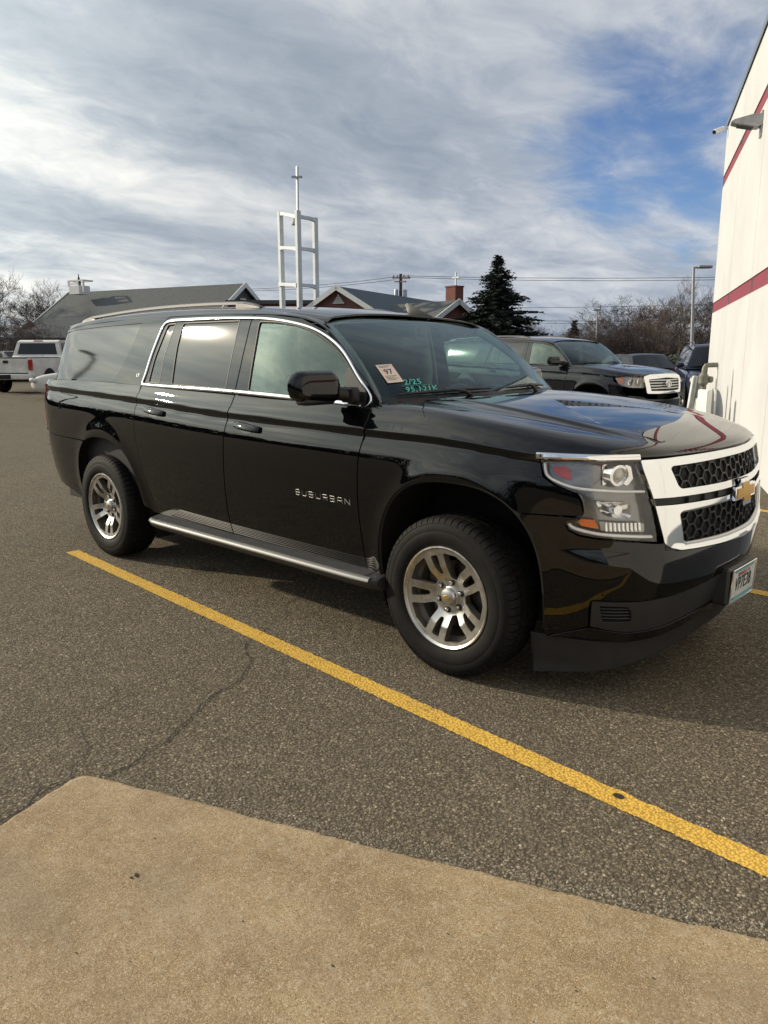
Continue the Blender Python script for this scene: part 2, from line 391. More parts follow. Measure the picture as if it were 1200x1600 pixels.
def region(m, f, poly, holes=(), step=.025, bstep=.014, thick=.014, flip=False, round_=True, back=False):
    """fill a 2D polygon (with holes) on surface f(a,b)->xyz, analytic normals, and turn its border inwards"""
    loops = [resample(poly, bstep)] + [resample(h, bstep) for h in holes]
    V = []; E = []
    for lp in loops:
        b = len(V); V += [tuple(p) for p in lp]; E += [(b+i, b+(i+1) % len(lp)) for i in range(len(lp))]
    nb = len(V)
    P = np.array(loops[0]); x0, y0 = P.min(0); x1, y1 = P.max(0)
    gx, gy = np.meshgrid(np.arange(x0+step/2, x1, step), np.arange(y0+step/2, y1, step)); gx[::2] += step*.25; gx[1::2] -= step*.25
    G = np.stack([gx.ravel(), gy.ravel()], -1); G = G[inside(G, loops[0])]
    for h in loops[1:]: G = G[~inside(G, h)]
    B = np.array(V); keep = np.ones(len(G), bool)
    for i in range(0, len(G), 1500):
        d = ((G[i:i+1500, None]-B[None])**2).sum(-1).min(1); keep[i:i+1500] = d > (step*.42)**2
    G = G[keep]
    co, ed, fa, *_r = geometry.delaunay_2d_cdt([Vector(v) for v in V]+[Vector(g_) for g_ in G], E, [], 0, 1e-7)
    C = np.array([(c[0], c[1]) for c in co]); F = [tuple(x) for x in fa]
    cen = np.array([C[list(x)].mean(0) for x in F]); ok = inside(cen, loops[0])
    for h in loops[1:]: ok &= ~inside(cen, h)
    F = [x for x, k in zip(F, ok) if k]
    X = f(C[:, 0], C[:, 1]); Nn = fnorm(f, C[:, 0], C[:, 1], flip)
    # keep winding in line with the analytic normals
    F2 = []
    for x in F:
        a, b, c = (X[i] for i in x[:3]); n = np.cross(b-a, c-a)
        F2.append(x if n @ Nn[x[0]] >= 0 else x[::-1])
    m.add(X, F2, Nn)
    if thick:
        for lp in loops:
            lp = np.array(lp); n = len(lp); T = f(lp[:, 0], lp[:, 1]); Q = fnorm(f, lp[:, 0], lp[:, 1], flip); I = T-Q*thick
            tang = np.roll(T, -1, 0)-np.roll(T, 1, 0); O = np.cross(tang, Q); O /= np.maximum(np.linalg.norm(O, axis=1, keepdims=True), 1e-9)
            # outward side check
            cc = lp + (np.roll(lp, -1, 0)-np.roll(lp, 1, 0))@np.array([[0, -1], [1, 0]])*0
            tl = np.roll(lp, -1, 0)-np.roll(lp, 1, 0); tl /= np.maximum(np.linalg.norm(tl, axis=1, keepdims=True), 1e-9)
            test = lp + np.stack([tl[:, 1], -tl[:, 0]], -1)*1e-3
            out_ = ~inside(test, loops[0])
            for h in loops[1:]: out_ |= inside(test, h)
            Pt = f(test[:, 0], test[:, 1]); sgn = np.where(((Pt-T)*O).sum(1) > 0, 1, -1)*np.where(out_, 1, -1)
            if np.mean(sgn) < 0: O = -O
            # a small rounded lip: two rings
            r = min(.003, thick*.3)
            A = T; Bq = T-Q*r+O*r*.0
            Vv = np.vstack([A, Bq, I]); nn = np.vstack([Q*.8+O*.6, O, O])
            b0 = 0; Fq = []
            for i in range(n):
                j = (i+1) % n
                for k in range(2):
                    q = (k*n+i, k*n+j, (k+1)*n+j, (k+1)*n+i)
                    a, b, c = Vv[q[0]], Vv[q[1]], Vv[q[2]]
                    Fq.append(q if np.cross(b-a, c-a) @ O[i] >= 0 else q[::-1])
            m.add(Vv, Fq, nn/np.linalg.norm(nn, axis=1, keepdims=True))
    return m
def strip(m, f, path, w, h, closed=False, flip=False, base=-.002, prof=None):
    """raised moulding along a 2D path on surface f"""
    P = np.array(path, float); n = len(P)
    if closed: T = np.roll(P, -1, 0)-np.roll(P, 1, 0)
    else: T = np.gradient(P, axis=0)
    T /= np.maximum(np.linalg.norm(T, axis=1, keepdims=True), 1e-9); Nn = np.stack([-T[:, 1], T[:, 0]], -1)
    prof = prof or [(-.5, base/h), (-.5, .35), (-.36, .8), (-.15, 1), (.15, 1), (.36, .8), (.5, .35), (.5, base/h)]
    wv = w if hasattr(w, '__len__') else [w]*n
    rows = []
    for a, hh in prof:
        q = P + Nn*a*np.array(wv)[:, None]; X = f(q[:, 0], q[:, 1]); nn = fnorm(f, q[:, 0], q[:, 1], flip); rows.append(X+nn*hh*h)
    k = len(prof); V = [rows[j][i] for i in range(n) for j in range(k)]
    F = [(i*k+j, i*k+j+1, ((i+1) % n)*k+j+1, ((i+1) % n)*k+j) for i in range(n if closed else n-1) for j in range(k-1)]
    if not closed: F += [tuple(range(k))[::-1], tuple(range((n-1)*k, n*k))]
    # orient
    a, b, c = V[3], V[4], V[k+4]; nn = np.cross(np.array(b)-np.array(a), np.array(c)-np.array(a)); r0 = fnorm(f, P[:1, 0], P[:1, 1], flip)[0]
    if nn @ r0 < 0: F = [x[::-1] for x in F]
    return m.add(V, F)
def text_mesh(m, txt, f, size=1.0, spacing=1.0, depth=.004, bold=0.0, shear=0.0, narrow=1.0):
    """lettering laid on the mapping f(x, y, h)->xyz; x runs along the text, height `size`"""
    cu = bpy.data.curves.new('t', 'FONT'); cu.body = txt; cu.size = 1.0; cu.space_character = spacing; cu.resolution_u = 3; cu.offset = bold; cu.shear = shear; cu.align_x = 'CENTER'; cu.align_y = 'CENTER'
    o = bpy.data.objects.new('t', cu); COL.objects.link(o); dg = bpy.context.evaluated_depsgraph_get(); me = bpy.data.meshes.new_from_object(o.evaluated_get(dg))
    V = [(v.co.x*size*1.4*narrow, v.co.y*size*1.4) for v in me.vertices]; F = [tuple(p.vertices) for p in me.polygons]
    cnt = {}
    for fc in F:
        for i in range(len(fc)): e = (fc[i], fc[(i+1) % len(fc)]); cnt[e] = 1
    E = [e for e in cnt if (e[1], e[0]) not in cnt]; n = len(V)
    m.add([f(a, b, depth) for a, b in V]+[f(a, b, -.001) for a, b in V], F+[(e[1], e[0], e[0]+n, e[1]+n) for e in E])
    bpy.data.objects.remove(o); bpy.data.curves.remove(cu); bpy.data.meshes.remove(me)
    return m
def copy_tree(o, parent=None):
    c = o.copy(); COL.objects.link(c); c.parent = parent
    for ch in o.children: copy_tree(ch, c)
    return c

# ---------------------------------------------------------------- materials
def mat(name, col=(.5, .5, .5), rough=.5, metal=0.0, spec=.5, coat=0.0, coat_rough=.03, emit=None, alpha=None, trans=0.0, ior=1.45):
    m = bpy.data.materials.new(name); m.use_nodes = True; b = m.node_tree.nodes['Principled BSDF']; i = b.inputs
    i['Base Color'].default_value = (*col, 1); i['Roughness'].default_value = rough; i['Metallic'].default_value = metal; i['Specular IOR Level'].default_value = spec
    i['Coat Weight'].default_value = coat; i['Coat Roughness'].default_value = coat_rough; i['Transmission Weight'].default_value = trans; i['IOR'].default_value = ior
    return m
class NT:
    """short-hand for building node trees"""
    def __init__(s, m): s.t = m.node_tree; s.b = s.t.nodes.get('Principled BSDF'); s.tc = None
    def n(s, t, **k):
        n = s.t.nodes.new(t)
        for a, b in k.items(): setattr(n, a, b)
        return n
    def l(s, a, b): s.t.links.new(a, b)
    def co(s, scale=(1, 1, 1), rot=(0, 0, 0), src='Object', loc=(0, 0, 0)):
        if s.tc is None: s.tc = s.n('ShaderNodeTexCoord')
        m = s.n('ShaderNodeMapping'); s.l(s.tc.outputs[src], m.inputs[0]); m.inputs['Scale'].default_value = scale; m.inputs['Rotation'].default_value = rot; m.inputs['Location'].default_value = loc; return m.outputs[0]
    def noise(s, scale, detail=4, rough=.5, co=None, dist=0):
        n = s.n('ShaderNodeTexNoise'); n.inputs['Scale'].default_value = scale; n.inputs['Detail'].default_value = detail; n.inputs['Roughness'].default_value = rough; n.inputs['Distortion'].default_value = dist
        s.l(co if co is not None else s.co(), n.inputs['Vector']); return n.outputs[0]
    def vor(s, scale, co=None, feature='F1', out='Distance', rand=1.0):
        n = s.n('ShaderNodeTexVoronoi', feature=feature); n.inputs['Scale'].default_value = scale; n.inputs['Randomness'].default_value = rand
        s.l(co if co is not None else s.co(), n.inputs['Vector']); return n.outputs[out]
    def ramp(s, v, stops, interp='LINEAR'):
        r = s.n('ShaderNodeValToRGB'); s.l(v, r.inputs[0]); e = r.color_ramp.elements; r.color_ramp.interpolation = interp
        e[0].position, e[0].color = stops[0][0], (*stops[0][1], 1); e[1].position, e[1].color = stops[-1][0], (*stops[-1][1], 1)
        for p, c in stops[1:-1]: q = e.new(p); q.color = (*c, 1)
        return r.outputs[0]
    def rmap(s, v, a, b, c=0.0, d=1.0):
        r = s.n('ShaderNodeMapRange'); s.l(v, r.inputs[0])
        for i, x in enumerate((a, b, c, d)): r.inputs[i+1].default_value = x
        return r.outputs[0]
    def mix(s, f, a, b, mode='MIX'):
        m = s.n('ShaderNodeMix', data_type='RGBA', blend_type=mode)
        if isinstance(f, (int, float)): m.inputs[0].default_value = f
        else: s.l(f, m.inputs[0])
        for i, x in ((6, a), (7, b)):
            if isinstance(x, tuple): m.inputs[i].default_value = (*x, 1)
            else: s.l(x, m.inputs[i])
        return m.outputs[2]
    def m(s, op, a, b=0.0, clamp=False):
        n = s.n('ShaderNodeMath', operation=op, use_clamp=clamp)
        for i, x in enumerate((a, b)):
            if isinstance(x, (int, float)): n.inputs[i].default_value = x
            else: s.l(x, n.inputs[i])
        return n.outputs[0]
    def bump(s, h, strength, dist, prev=None):
        b = s.n('ShaderNodeBump'); b.inputs['Strength'].default_value = strength; b.inputs['Distance'].default_value = dist; s.l(h, b.inputs['Height'])
        if prev is not None: s.l(prev, b.inputs['Normal'])
        return b.outputs[0]
    def col(s, c): s.l(c, s.b.inputs['Base Color'])
    def rough(s, r): s.l(r, s.b.inputs['Roughness'])
    def nrm(s, n): s.l(n, s.b.inputs['Normal'])
def vary(name, c, amt=.25, scale=6, rough=.7, bump=0.0, bs=40, **k):
    """plain colour with irregular light and dark variation"""
    m = mat(name, c, rough, **k); t = NT(m); v = t.noise(scale, 6, .6); lo = tuple(x*(1-amt) for x in c); hi = tuple(min(1, x*(1+amt)) for x in c)
    t.col(t.ramp(v, [(.3, lo), (.7, hi)]))
    if bump: t.nrm(t.bump(t.noise(bs, 5, .6), bump, .01))
    return m
def glass(name, tint, rough=.0, refl=(1, 1, 1), body=None, refk=1.2):
    """car glass: tinted clear pane with a mirror coat by Fresnel"""
    m = bpy.data.materials.new(name); m.use_nodes = True; t = NT(m); t.t.nodes.remove(t.b); o = t.t.nodes['Material Output']
    tr = t.n('ShaderNodeBsdfTransparent'); tr.inputs[0].default_value = (*tint, 1); gl = t.n('ShaderNodeBsdfGlossy'); gl.inputs[0].default_value = (*refl, 1); gl.inputs['Roughness'].default_value = rough
    lw = t.n('ShaderNodeFresnel'); lw.inputs[0].default_value = 1.55
    geo = t.n('ShaderNodeNewGeometry'); f = t.m('MULTIPLY', lw.outputs[0], t.m('SUBTRACT', 1.0, geo.outputs['Backfacing']))
    f2 = t.m('ADD', t.m('MULTIPLY', f, refk), .0, clamp=True)
    base = tr.outputs[0]
    if body:
        df = t.n('ShaderNodeBsdfDiffuse'); df.inputs[0].default_value = (*body[0], 1); mb = t.n('ShaderNodeMixShader'); mb.inputs[0].default_value = body[1]; t.l(tr.outputs[0], mb.inputs[1]); t.l(df.outputs[0], mb.inputs[2]); base = mb.outputs[0]
    mx = t.n('ShaderNodeMixShader'); t.l(f2, mx.inputs[0]); t.l(base, mx.inputs[1]); t.l(gl.outputs[0], mx.inputs[2]); t.l(mx.outputs[0], o.inputs[0]); return m
MT = {}
def paint(name, c, flake=.0):
    m = mat(name, c, .6, 0, .0, coat=1.0, coat_rough=.008); t = NT(m); m.node_tree.nodes['Principled BSDF'].inputs['Coat IOR'].default_value = 1.5
    d = t.noise(1.4, 8, .7); t.l(t.rmap(d, .45, .9, .006, .035), t.b.inputs['Coat Roughness'])
    t.col(t.mix(t.rmap(t.noise(3, 8, .75), .50, .9, 0, .010), c, (.20, .18, .15)))
    return m
MT['paint'] = paint('black_car_paint', (.0012, .0014, .0019))
MT['paint2'] = paint('dark_grey_car_paint', (.005, .006, .009))
MT['gloss'] = mat('gloss_black_trim', (.006, .006, .007), .12, coat=.6)
MT['chrome'] = mat('chrome', (.86, .87, .88), .06, 1.0)
MT['satin'] = mat('satin_silver', (.50, .50, .50), .38, 1.0); MT['board_edge'] = mat('brushed_board_edge', (.14, .14, .14), .5, .5); MT['board_top'] = vary('grey_ribbed_step', (.05, .052, .055), .2, 6, .42)
MT['plastic'] = vary('black_grained_plastic', (.022, .022, .023), .2, 9, .48, bump=.15, bs=400)
MT['plastic_d'] = vary('dark_plastic', (.010, .010, .010), .2, 9, .5)
MT['rubber'] = vary('tyre_rubber', (.0085, .0082, .008), .35, 12, .72, spec=.18, bump=.1, bs=200)
MT['under'] = mat('dark_underbody', (.006, .006, .006), .8)
MT['seal'] = mat('black_seal', (.006, .006, .006), .55)
MT['glass_f'] = glass('clear_green_glass', (.66, .84, .77), .012, (.84, 1.0, .93), refk=2.1)
MT['glass_w'] = glass('windscreen_glass', (.60, .76, .73), 0.0, (.80, .97, 1.0), refk=.90)
MT['glass_r'] = glass('privacy_glass', (.035, .037, .035), .045, refk=1.05)
MT['lens'] = glass('clear_lens', (.92, .92, .92))
MT['red'] = mat('red_lens', (.35, .02, .015), .15, coat=1.0)
MT['amber'] = mat('amber_lens', (.75, .16, .02), .18, coat=1.0)
MT['reflector'] = mat('reflector_chrome', (.80, .80, .80), .12, 1.0)
MT['lampdark'] = mat('lamp_housing_grey', (.22, .22, .22), .18, .8)
MT['gold'] = mat('gold_badge', (.52, .30, .07), .38, .75)
MT['cloth'] = vary('dark_seat_cloth', (.030, .032, .036), .2, 30, .85)
MT['cabin'] = mat('dark_cabin_plastic', (.020, .021, .023), .6)
MT['liner'] = mat('grey_headliner', (.16, .16, .15), .9)
MT['white'] = mat('white_paint', (.75, .74, .70), .5)
# ---------------------------------------------------------------- ground
def asphalt():
    m = mat('worn_asphalt', (.12, .11, .1), .85, spec=.12); t = NT(m)
    c = t.co(); big = t.noise(.55, 6, .6, c); mid = t.noise(7, 5, .6, c)
    v1 = t.vor(95, c, out='Color'); v1d = t.vor(95, c); v2 = t.vor(210, c, out='Color'); v2d = t.vor(210, c)
    sp = t.n('ShaderNodeSeparateColor'); t.l(v1, sp.inputs[0]); sp2 = t.n('ShaderNodeSeparateColor'); t.l(v2, sp2.inputs[0])
    stone = t.ramp(sp.outputs[0], [(0, (.10, .086, .068)), (.45, (.19, .165, .128)), (.75, (.27, .235, .18)), (.93, (.42, .36, .27)), (1, (.62, .56, .44))])
    stone2 = t.ramp(sp2.outputs[0], [(0, (.085, .074, .060)), (.6, (.17, .147, .113)), (.93, (.32, .275, .20)), (1, (.55, .50, .40))])
    gap = t.rmap(v1d, .25, .62, 1, .40); gap2 = t.rmap(v2d, .3, .7, 1, .55)
    a = t.mix(t.rmap(t.noise(60, 3, .5, c), .42, .58), stone, stone2); a = t.mix(1.0, a, t.mix(t.rmap(v1d, .30, .62, 0, 1), (1, 1, 1), (.42, .42, .43)), 'MULTIPLY')
    a = t.mix(t.rmap(big, .3, .75, .0, .40), a, (.095, .086, .073)); a = t.mix(t.rmap(mid, .55, .85, 0, .30), a, (.16, .145, .12))
    
    wide = t.noise(.22, 5, .6, t.co((1, 1.6, 1), loc=(7, 3, 0))); a = t.mix(t.rmap(wide, .42, .66, 0, .30), a, (.085, .074, .060)); a = t.mix(t.rmap(t.noise(1.6, 6, .7, t.co((.5, 2.0, 1), (0, 0, .5))), .60, .78, 0, .30), a, (.26, .225, .175))
    a = t.mix(t.rmap(t.noise(2.6, 8, .78, t.co((1, 1, 1), loc=(1, 8, 2))), .58, .74, 0, .35), a, (.30, .265, .21)); oil = t.rmap(t.vor(.85, t.co(loc=(.3, .8, 0))), .035, .12, .55, 0); a = t.mix(oil, a, (.030, .027, .024))
    t.col(t.mix(1.0, a, (1.08, 1.04, .96), 'MULTIPLY')); t.rough(t.rmap(v1d, 0, .6, .75, .95))
    h = t.m('ADD', t.m('MULTIPLY', v1d, -.9), t.m('MULTIPLY', v2d, -.45)); h = t.m('ADD', h, t.m('MULTIPLY', mid, .5))
    t.nrm(t.bump(h, .75, .006)); return m
def concrete():
    m = mat('sandy_concrete', (.32, .28, .22), .9, spec=.15); t = NT(m); c = t.co()
    a = t.ramp(t.noise(3.2, 8, .68, c), [(.32, (.225, .155, .084)), (.55, (.315, .228, .130)), (.74, (.42, .32, .198))])
    a = t.mix(t.rmap(t.noise(150, 4, .7, c), .50, .60, 0, .62), a, (.17, .125, .072)); a = t.mix(t.rmap(t.noise(330, 2, .6, c), .56, .64, 0, .7), a, (.58, .50, .38))
    a = t.mix(t.rmap(t.noise(75, 4, .8, c), .54, .62, 0, .5), a, (.15, .11, .065)); a = t.mix(t.rmap(t.noise(48, 3, .8, t.co(loc=(9, 2, 5))), .58, .66, 0, .45), a, (.56, .47, .34)); pit = t.vor(46, c); a = t.mix(t.rmap(pit, .05, .12, .7, 0), a, (.10, .08, .05)); a = t.mix(t.rmap(t.noise(28, 6, .75, c), .50, .72, 0, .45), a, (.46, .40, .30)); a = t.mix(t.rmap(t.noise(11, 5, .7, t.co(loc=(4, 4, 1))), .56, .74, 0, .40), a, (.17, .125, .075))
    st = t.noise(1.1, 3, .5, t.co((1, 2.2, 1), loc=(3, 1, 0))); a = t.mix(t.rmap(st, .50, .75, 0, .5), a, (.20, .17, .13)); t.col(a)
    h = t.m('ADD', t.m('MULTIPLY', t.noise(130, 5, .7, c), .6), t.m('MULTIPLY', t.noise(14, 4, .6, c), .8)); h = t.m('ADD', h, t.rmap(pit, .03, .11, -.4, 0)); t.nrm(t.bump(h, .8, .006)); return m
def linepaint():
    m = mat('yellow_road_paint', (.62, .36, .04), .8, spec=.2); t = NT(m); c = t.co()
    v = t.vor(95, c); a = t.ramp(t.noise(8, 6, .7, c), [(.3, (.64, .385, .065)), (.7, (.78, .49, .095))])
    a = t.mix(t.rmap(v, .38, .62, 0, .55), a, (.22, .14, .04)); w = t.noise(60, 5, .75, c); wb = t.noise(3.0, 4, .6, c)
    wear = t.rmap(t.m('ADD', w, t.m('MULTIPLY', wb, .42)), .80, .88, 0, 1); a = t.mix(wear, a, (.10, .09, .075)); t.col(a)
    t.nrm(t.bump(t.m('MULTIPLY', v, -1), .6, .005)); return m
MT['asphalt'] = asphalt(); MT['concrete'] = concrete(); MT['line'] = linepaint()
m = M(); m.add([(-900, -900, 0), (900, -900, 0), (900, 900, 0), (-900, 900, 0)], [(0, 1, 2, 3)]); tag(m.build('ground', MT['asphalt'], None, 0), kind='structure')
# concrete slab in the foreground, a little proud of the asphalt, with a nibbled edge
r3 = random.Random(3)
def rough_edge(a, b, step, amp, seed):
    rr = random.Random(seed); a, b = np.array(a), np.array(b); n = int(np.linalg.norm(b-a)/step); d = (b-a)/np.linalg.norm(b-a); q = np.array([-d[1], d[0]]); out = []; w = 0
    for i in range(n): w = w*.8+rr.uniform(-amp, amp)*.5; out.append(tuple(a+(b-a)*i/n+q*(w+rr.uniform(-amp, amp)*.25)))
    return out
e0 = (-.365, -2.62); cA_ = (-.10, -3.85); far = (6.5, .05)
d1 = np.array([-.389+.280, -2.644+2.952]); d1 /= np.linalg.norm(d1)
p_l = tuple(np.array([-.389, -2.644])-d1*7.0)
slab = rough_edge(p_l, (-.392, -2.655), .012, .0035, 1)+[(-.388, -2.628), (-.372, -2.606), (-.345, -2.592)]+rough_edge((-.330, -2.586), (.801, -2.146), .012, .005, 2)+rough_edge((.801, -2.146), (1.726, -1.768), .012, .006, 4)+rough_edge((1.726, -1.768), (7.0, .40), .03, .006, 5)+[(9, -8)]
V = [(x, y, .016) for x, y in slab]; n = len(V)
cen = np.array(slab); inn = [(x, y, .020) for x, y in offset_poly(slab, -.012)]
m = M(); m.add(V+inn, [(i, (i+1) % n, n+(i+1) % n, n+i) for i in range(n)]); m.add([(x, y, .016) for x, y in slab]+[(x, y, -.02) for x, y in slab], [(i, n+i, n+(i+1) % n, (i+1) % n) for i in range(n)])
co_, _e, fa_, *_z = geometry.delaunay_2d_cdt([Vector(p[:2]) for p in inn], [(i, (i+1) % n) for i in range(n)], [], 1, 1e-6)
m.add([(c[0], c[1], .020) for c in co_], [tuple(f_) for f_ in fa_])
tag(m.build('pavement', MT['concrete'], None, 0), kind='structure')
# painted lines: near bay line and the one beyond the vehicle
def painted(a, b, w, seed, z=.004):
    rr = random.Random(seed); a, b = np.array(a), np.array(b); d = (b-a)/np.linalg.norm(b-a); q = np.array([-d[1], d[0]]); n = int(np.linalg.norm(b-a)/.018); L_, R_ = [], []
    bow = 0
    for i in range(n+1):
        c = a+(b-a)*i/n; L_.append((*(c+q*(w/2+rr.uniform(-.005, .005))), z)); R_.append((*(c-q*(w/2+rr.uniform(-.003, .003))), z))
    m = M(); m.grid([[l, r] for l, r in zip(L_, R_)]); m.f = [x[::-1] for x in m.f]; return m
for a, b, sd_ in (((-3.64, -1.12), (3.4, -1.535), 11), ((-4.1, 1.62), (3.0, 1.34), 12), ((-4.2, 4.40), (.4, 4.20), 13), ((-4.4, 7.2), (-1.0, 7.02), 14)):
    mm = painted(a, b, .102, sd_)
    if mm.f: tag(mm.build('bay_marking', MT['line'], None, 0), kind='structure')
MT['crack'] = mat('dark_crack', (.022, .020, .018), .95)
MT['stone'] = vary('loose_grit', (.26, .23, .19), .5, 200, .9)
def crack(pts, w, seed, name='crack'):
    rr = random.Random(seed); P = [np.array(p) for p in pts]
    for _ in range(4):
        Q = [P[0]]
        for a, b in zip(P[:-1], P[1:]):
            d = b-a; mid = (a+b)/2+np.array([-d[1], d[0]])*rr.uniform(-.13, .13); Q += [mid, b]
        P = Q
    m = M(); rows = []; n = len(P)
    for i, p in enumerate(P):
        d = P[min(i+1, n-1)]-P[max(i-1, 0)]; d /= max(1e-9, np.linalg.norm(d)); q = np.array([-d[1], d[0]]); ww = w*.62*(.35+.75*rr.random())*min(1, i/6+.1, (n-1-i)/6+.1)
        rows.append([(*(p+q*ww), .005), (*(p-q*ww), .005)])
    m.grid(rows); m.f = [x[::-1] for x in m.f]; return m
G2 = lambda u, v: tuple((CAM+(_f*FPX+_r*(u-600)+_u*(800-v))*(-CAM[2]/(_f*FPX+_r*(u-600)+_u*(800-v))[2]))[:2])
cm = M()
for pts, w, sd_ in (([(395, 998), (385, 1012), (386, 1045), (358, 1075), (300, 1120), (268, 1150), (190, 1202), (150, 1219)], .0075, 1), ([(150, 1219), (113, 1216), (133, 1182), (132, 1155), (118, 1140)], .004, 2),
                    ([(100, 1220), (60, 1240), (20, 1275), (-40, 1330)], .010, 8), ([(214, 1080), (190, 1094), (160, 1105), (150, 1115)], .003, 3), ([(395, 998), (420, 975), (455, 940), (470, 930)], .0035, 4), ([(0, 853), (60, 857), (130, 855)], .006, 5), ([(280, 1125), (240, 1142), (215, 1180)], .0025, 6), ([(620, 1352), (700, 1372), (800, 1398), (960, 1430)], .0035, 9)):
    c_ = crack([G2(*p) for p in pts], w, sd_); cm.add(c_.v, c_.f)
for off_, w_, sd_ in ((.012, .010, 61),):                      # dark joint along the slab, the gap's shadow painted into its colour
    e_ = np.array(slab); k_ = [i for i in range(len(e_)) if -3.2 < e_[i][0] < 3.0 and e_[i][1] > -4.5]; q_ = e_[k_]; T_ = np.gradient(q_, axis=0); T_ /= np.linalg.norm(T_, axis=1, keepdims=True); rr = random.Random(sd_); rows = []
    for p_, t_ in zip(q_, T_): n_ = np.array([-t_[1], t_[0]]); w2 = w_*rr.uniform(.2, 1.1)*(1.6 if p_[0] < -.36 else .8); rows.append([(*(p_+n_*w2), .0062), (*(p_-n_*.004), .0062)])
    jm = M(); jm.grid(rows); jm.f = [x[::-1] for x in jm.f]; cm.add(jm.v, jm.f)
for px_, py_, s_ in ((215, 1378, .010), (206, 1381, .006), (242, 1319, .004), (700, 1470, .003), (520, 1520, .004), (900, 1560, .003), (380, 1450, .003), (120, 1500, .003), (1020, 1540, .004)):   # small dark chips in the slab
    q = G2(px_, py_); rr = random.Random(px_); cm.add([(q[0]+s_*1.5*math.cos(t)*rr.uniform(.5, 1.1), q[1]+s_*.8*math.sin(t)*rr.uniform(.5, 1.1), .0215) for t in np.linspace(0, 2*math.pi, 12)[:-1]], [tuple(range(11))])
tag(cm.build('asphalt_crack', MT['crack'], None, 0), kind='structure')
# loose grit gathered along the slab and scattered over the tarmac
gm = M(); rr = random.Random(21)
def pebble(x, y, s, z=0.0):
    V = []; ph = rr.uniform(0, 6.28); el = rr.uniform(.6, 1.3)
    for k in range(5):
        a = ph+k*1.2566; V.append((x+s*el*math.cos(a)*rr.uniform(.7, 1.1), y+s*math.sin(a)*rr.uniform(.7, 1.1), z+s*.1))
    V.append((x+rr.uniform(-.2, .2)*s, y, z+s*rr.uniform(.6, 1.0))); gm.add(V, [(k, (k+1) % 5, 5) for k in range(5)])
for i in range(1500):
    t = rr.random(); a = np.array([-.35, -2.59]); b = np.array([2.2, -1.56]); p = a+(b-a)*t; off = abs(rr.gauss(0, .05)); d = np.array([-.38, .925]); q = p+d*(off+.006); pebble(q[0], q[1], rr.uniform(.0012, .0045)*(1 if rr.random() < .96 else 2.2))
for i in range(2600):
    x, y = rr.uniform(-3, 2.4), rr.uniform(-2.6, -.7); pebble(x, y, rr.uniform(.001, .0038))
for i in range(60): x, y = rr.uniform(-.3, 2.4), rr.uniform(-3.2, -1.9); pebble(x, y, rr.uniform(.001, .003), .02 if y < -2.46+.4*(x+.03)-.02 else 0)
for px_, py_, s_ in ((225, 1238, .010), (218, 1236, .007), (905, 1408, .008), (925, 1412, .006), (1092, 1455, .011), (1100, 1453, .007), (700, 1352, .007), (560, 1318, .006), (980, 1432, .006), (1040, 1440, .005), (1110, 1450, .005), (840, 1290, .005), (1010, 1395, .006)):
    q = G2(px_, py_); pebble(q[0], q[1], s_, .003)
tag(gm.build('loose_grit', MT['stone'], None, 0), kind='stuff')
m = M(); m.add([(1.113+.020*math.cos(t), -1.385+.016*math.sin(t), .0065) for t in np.linspace(0, 2*math.pi, 16)[:-1]], [tuple(range(15))]); tag(m.build('tar_spot', MT['crack'], None, 0), kind='structure')

# ---------------------------------------------------------------- white building at the right
WT = np.array([math.sin(R(-25)), math.cos(R(-25)), 0.0]); WN = np.array([-math.cos(R(-25)), math.sin(R(-25)), 0.0]); WQ = np.array([-.419, 5.231, 0.0])   # along, outward, origin
def wl(t, z, o=0.0): p = WQ+WT*t+WN*o; return (p[0], p[1], z)
def wallmat():
    m = mat('painted_white_wall', (.53, .53, .53), .8); t = NT(m); c = t.co()
    a = t.ramp(t.noise(.9, 6, .6, c), [(.3, (.47, .475, .48)), (.7, (.54, .545, .55))]); a = t.mix(t.rmap(t.noise(2.2, 5, .7, t.co((1, 1, .12))), .55, .8, 0, .35), a, (.50, .48, .42)); t.col(a)
    t.nrm(t.bump(t.noise(90, 5, .6, c), .25, .004)); return m
MT['wall'] = wallmat(); MT['stripe'] = vary('maroon_stripe_paint', (.21, .040, .062), .12, 5, .7); MT['coping'] = mat('grey_metal_coping', (.20, .25, .33), .4, .6)
T0, T1, HT = -12.0, 9.35, 6.12
wb = thing('white_building', 'tall cream-white blank wall with two maroon stripes beside the front of the black SUV', 'building', (float(wl(T0, 0)[0]), float(wl(T0, 0)[1]), 0))
def wp(m, name, mt, sm=0, parent=None): o = m.build(name, mt, parent or wb, sm); o.matrix_parent_inverse = Matrix.Translation(-Vector(wb.location)) if (parent or wb) == wb else Matrix.Identity(4); return o
m = M(); js = [T0, -9, -6, -3, .75, 3.15, 6.2, T1]; gp = .012
for a, b in zip(js[:-1], js[1:]):
    for z0, z1 in ((0, 2.345), (2.56, 4.90), (5.12, HT)):
        V = [wl(a+gp/2, z0), wl(b-gp/2, z0), wl(b-gp/2, z1), wl(a+gp/2, z1)]; m.add(V, [(3, 2, 1, 0)])
    for z in (2.345, 4.90): m.add([wl(a+gp/2, z), wl(b-gp/2, z), wl(b-gp/2, z, -.022), wl(a+gp/2, z, -.022)], [(0, 1, 2, 3)])
    for z in (2.56, 5.12): m.add([wl(a+gp/2, z), wl(b-gp/2, z), wl(b-gp/2, z, -.022), wl(a+gp/2, z, -.022)], [(3, 2, 1, 0)])
    for x_ in (a+gp/2, b-gp/2): m.add([wl(x_, 0), wl(x_, 0, -.02), wl(x_, HT, -.02), wl(x_, HT)], [(0, 1, 2, 3)])
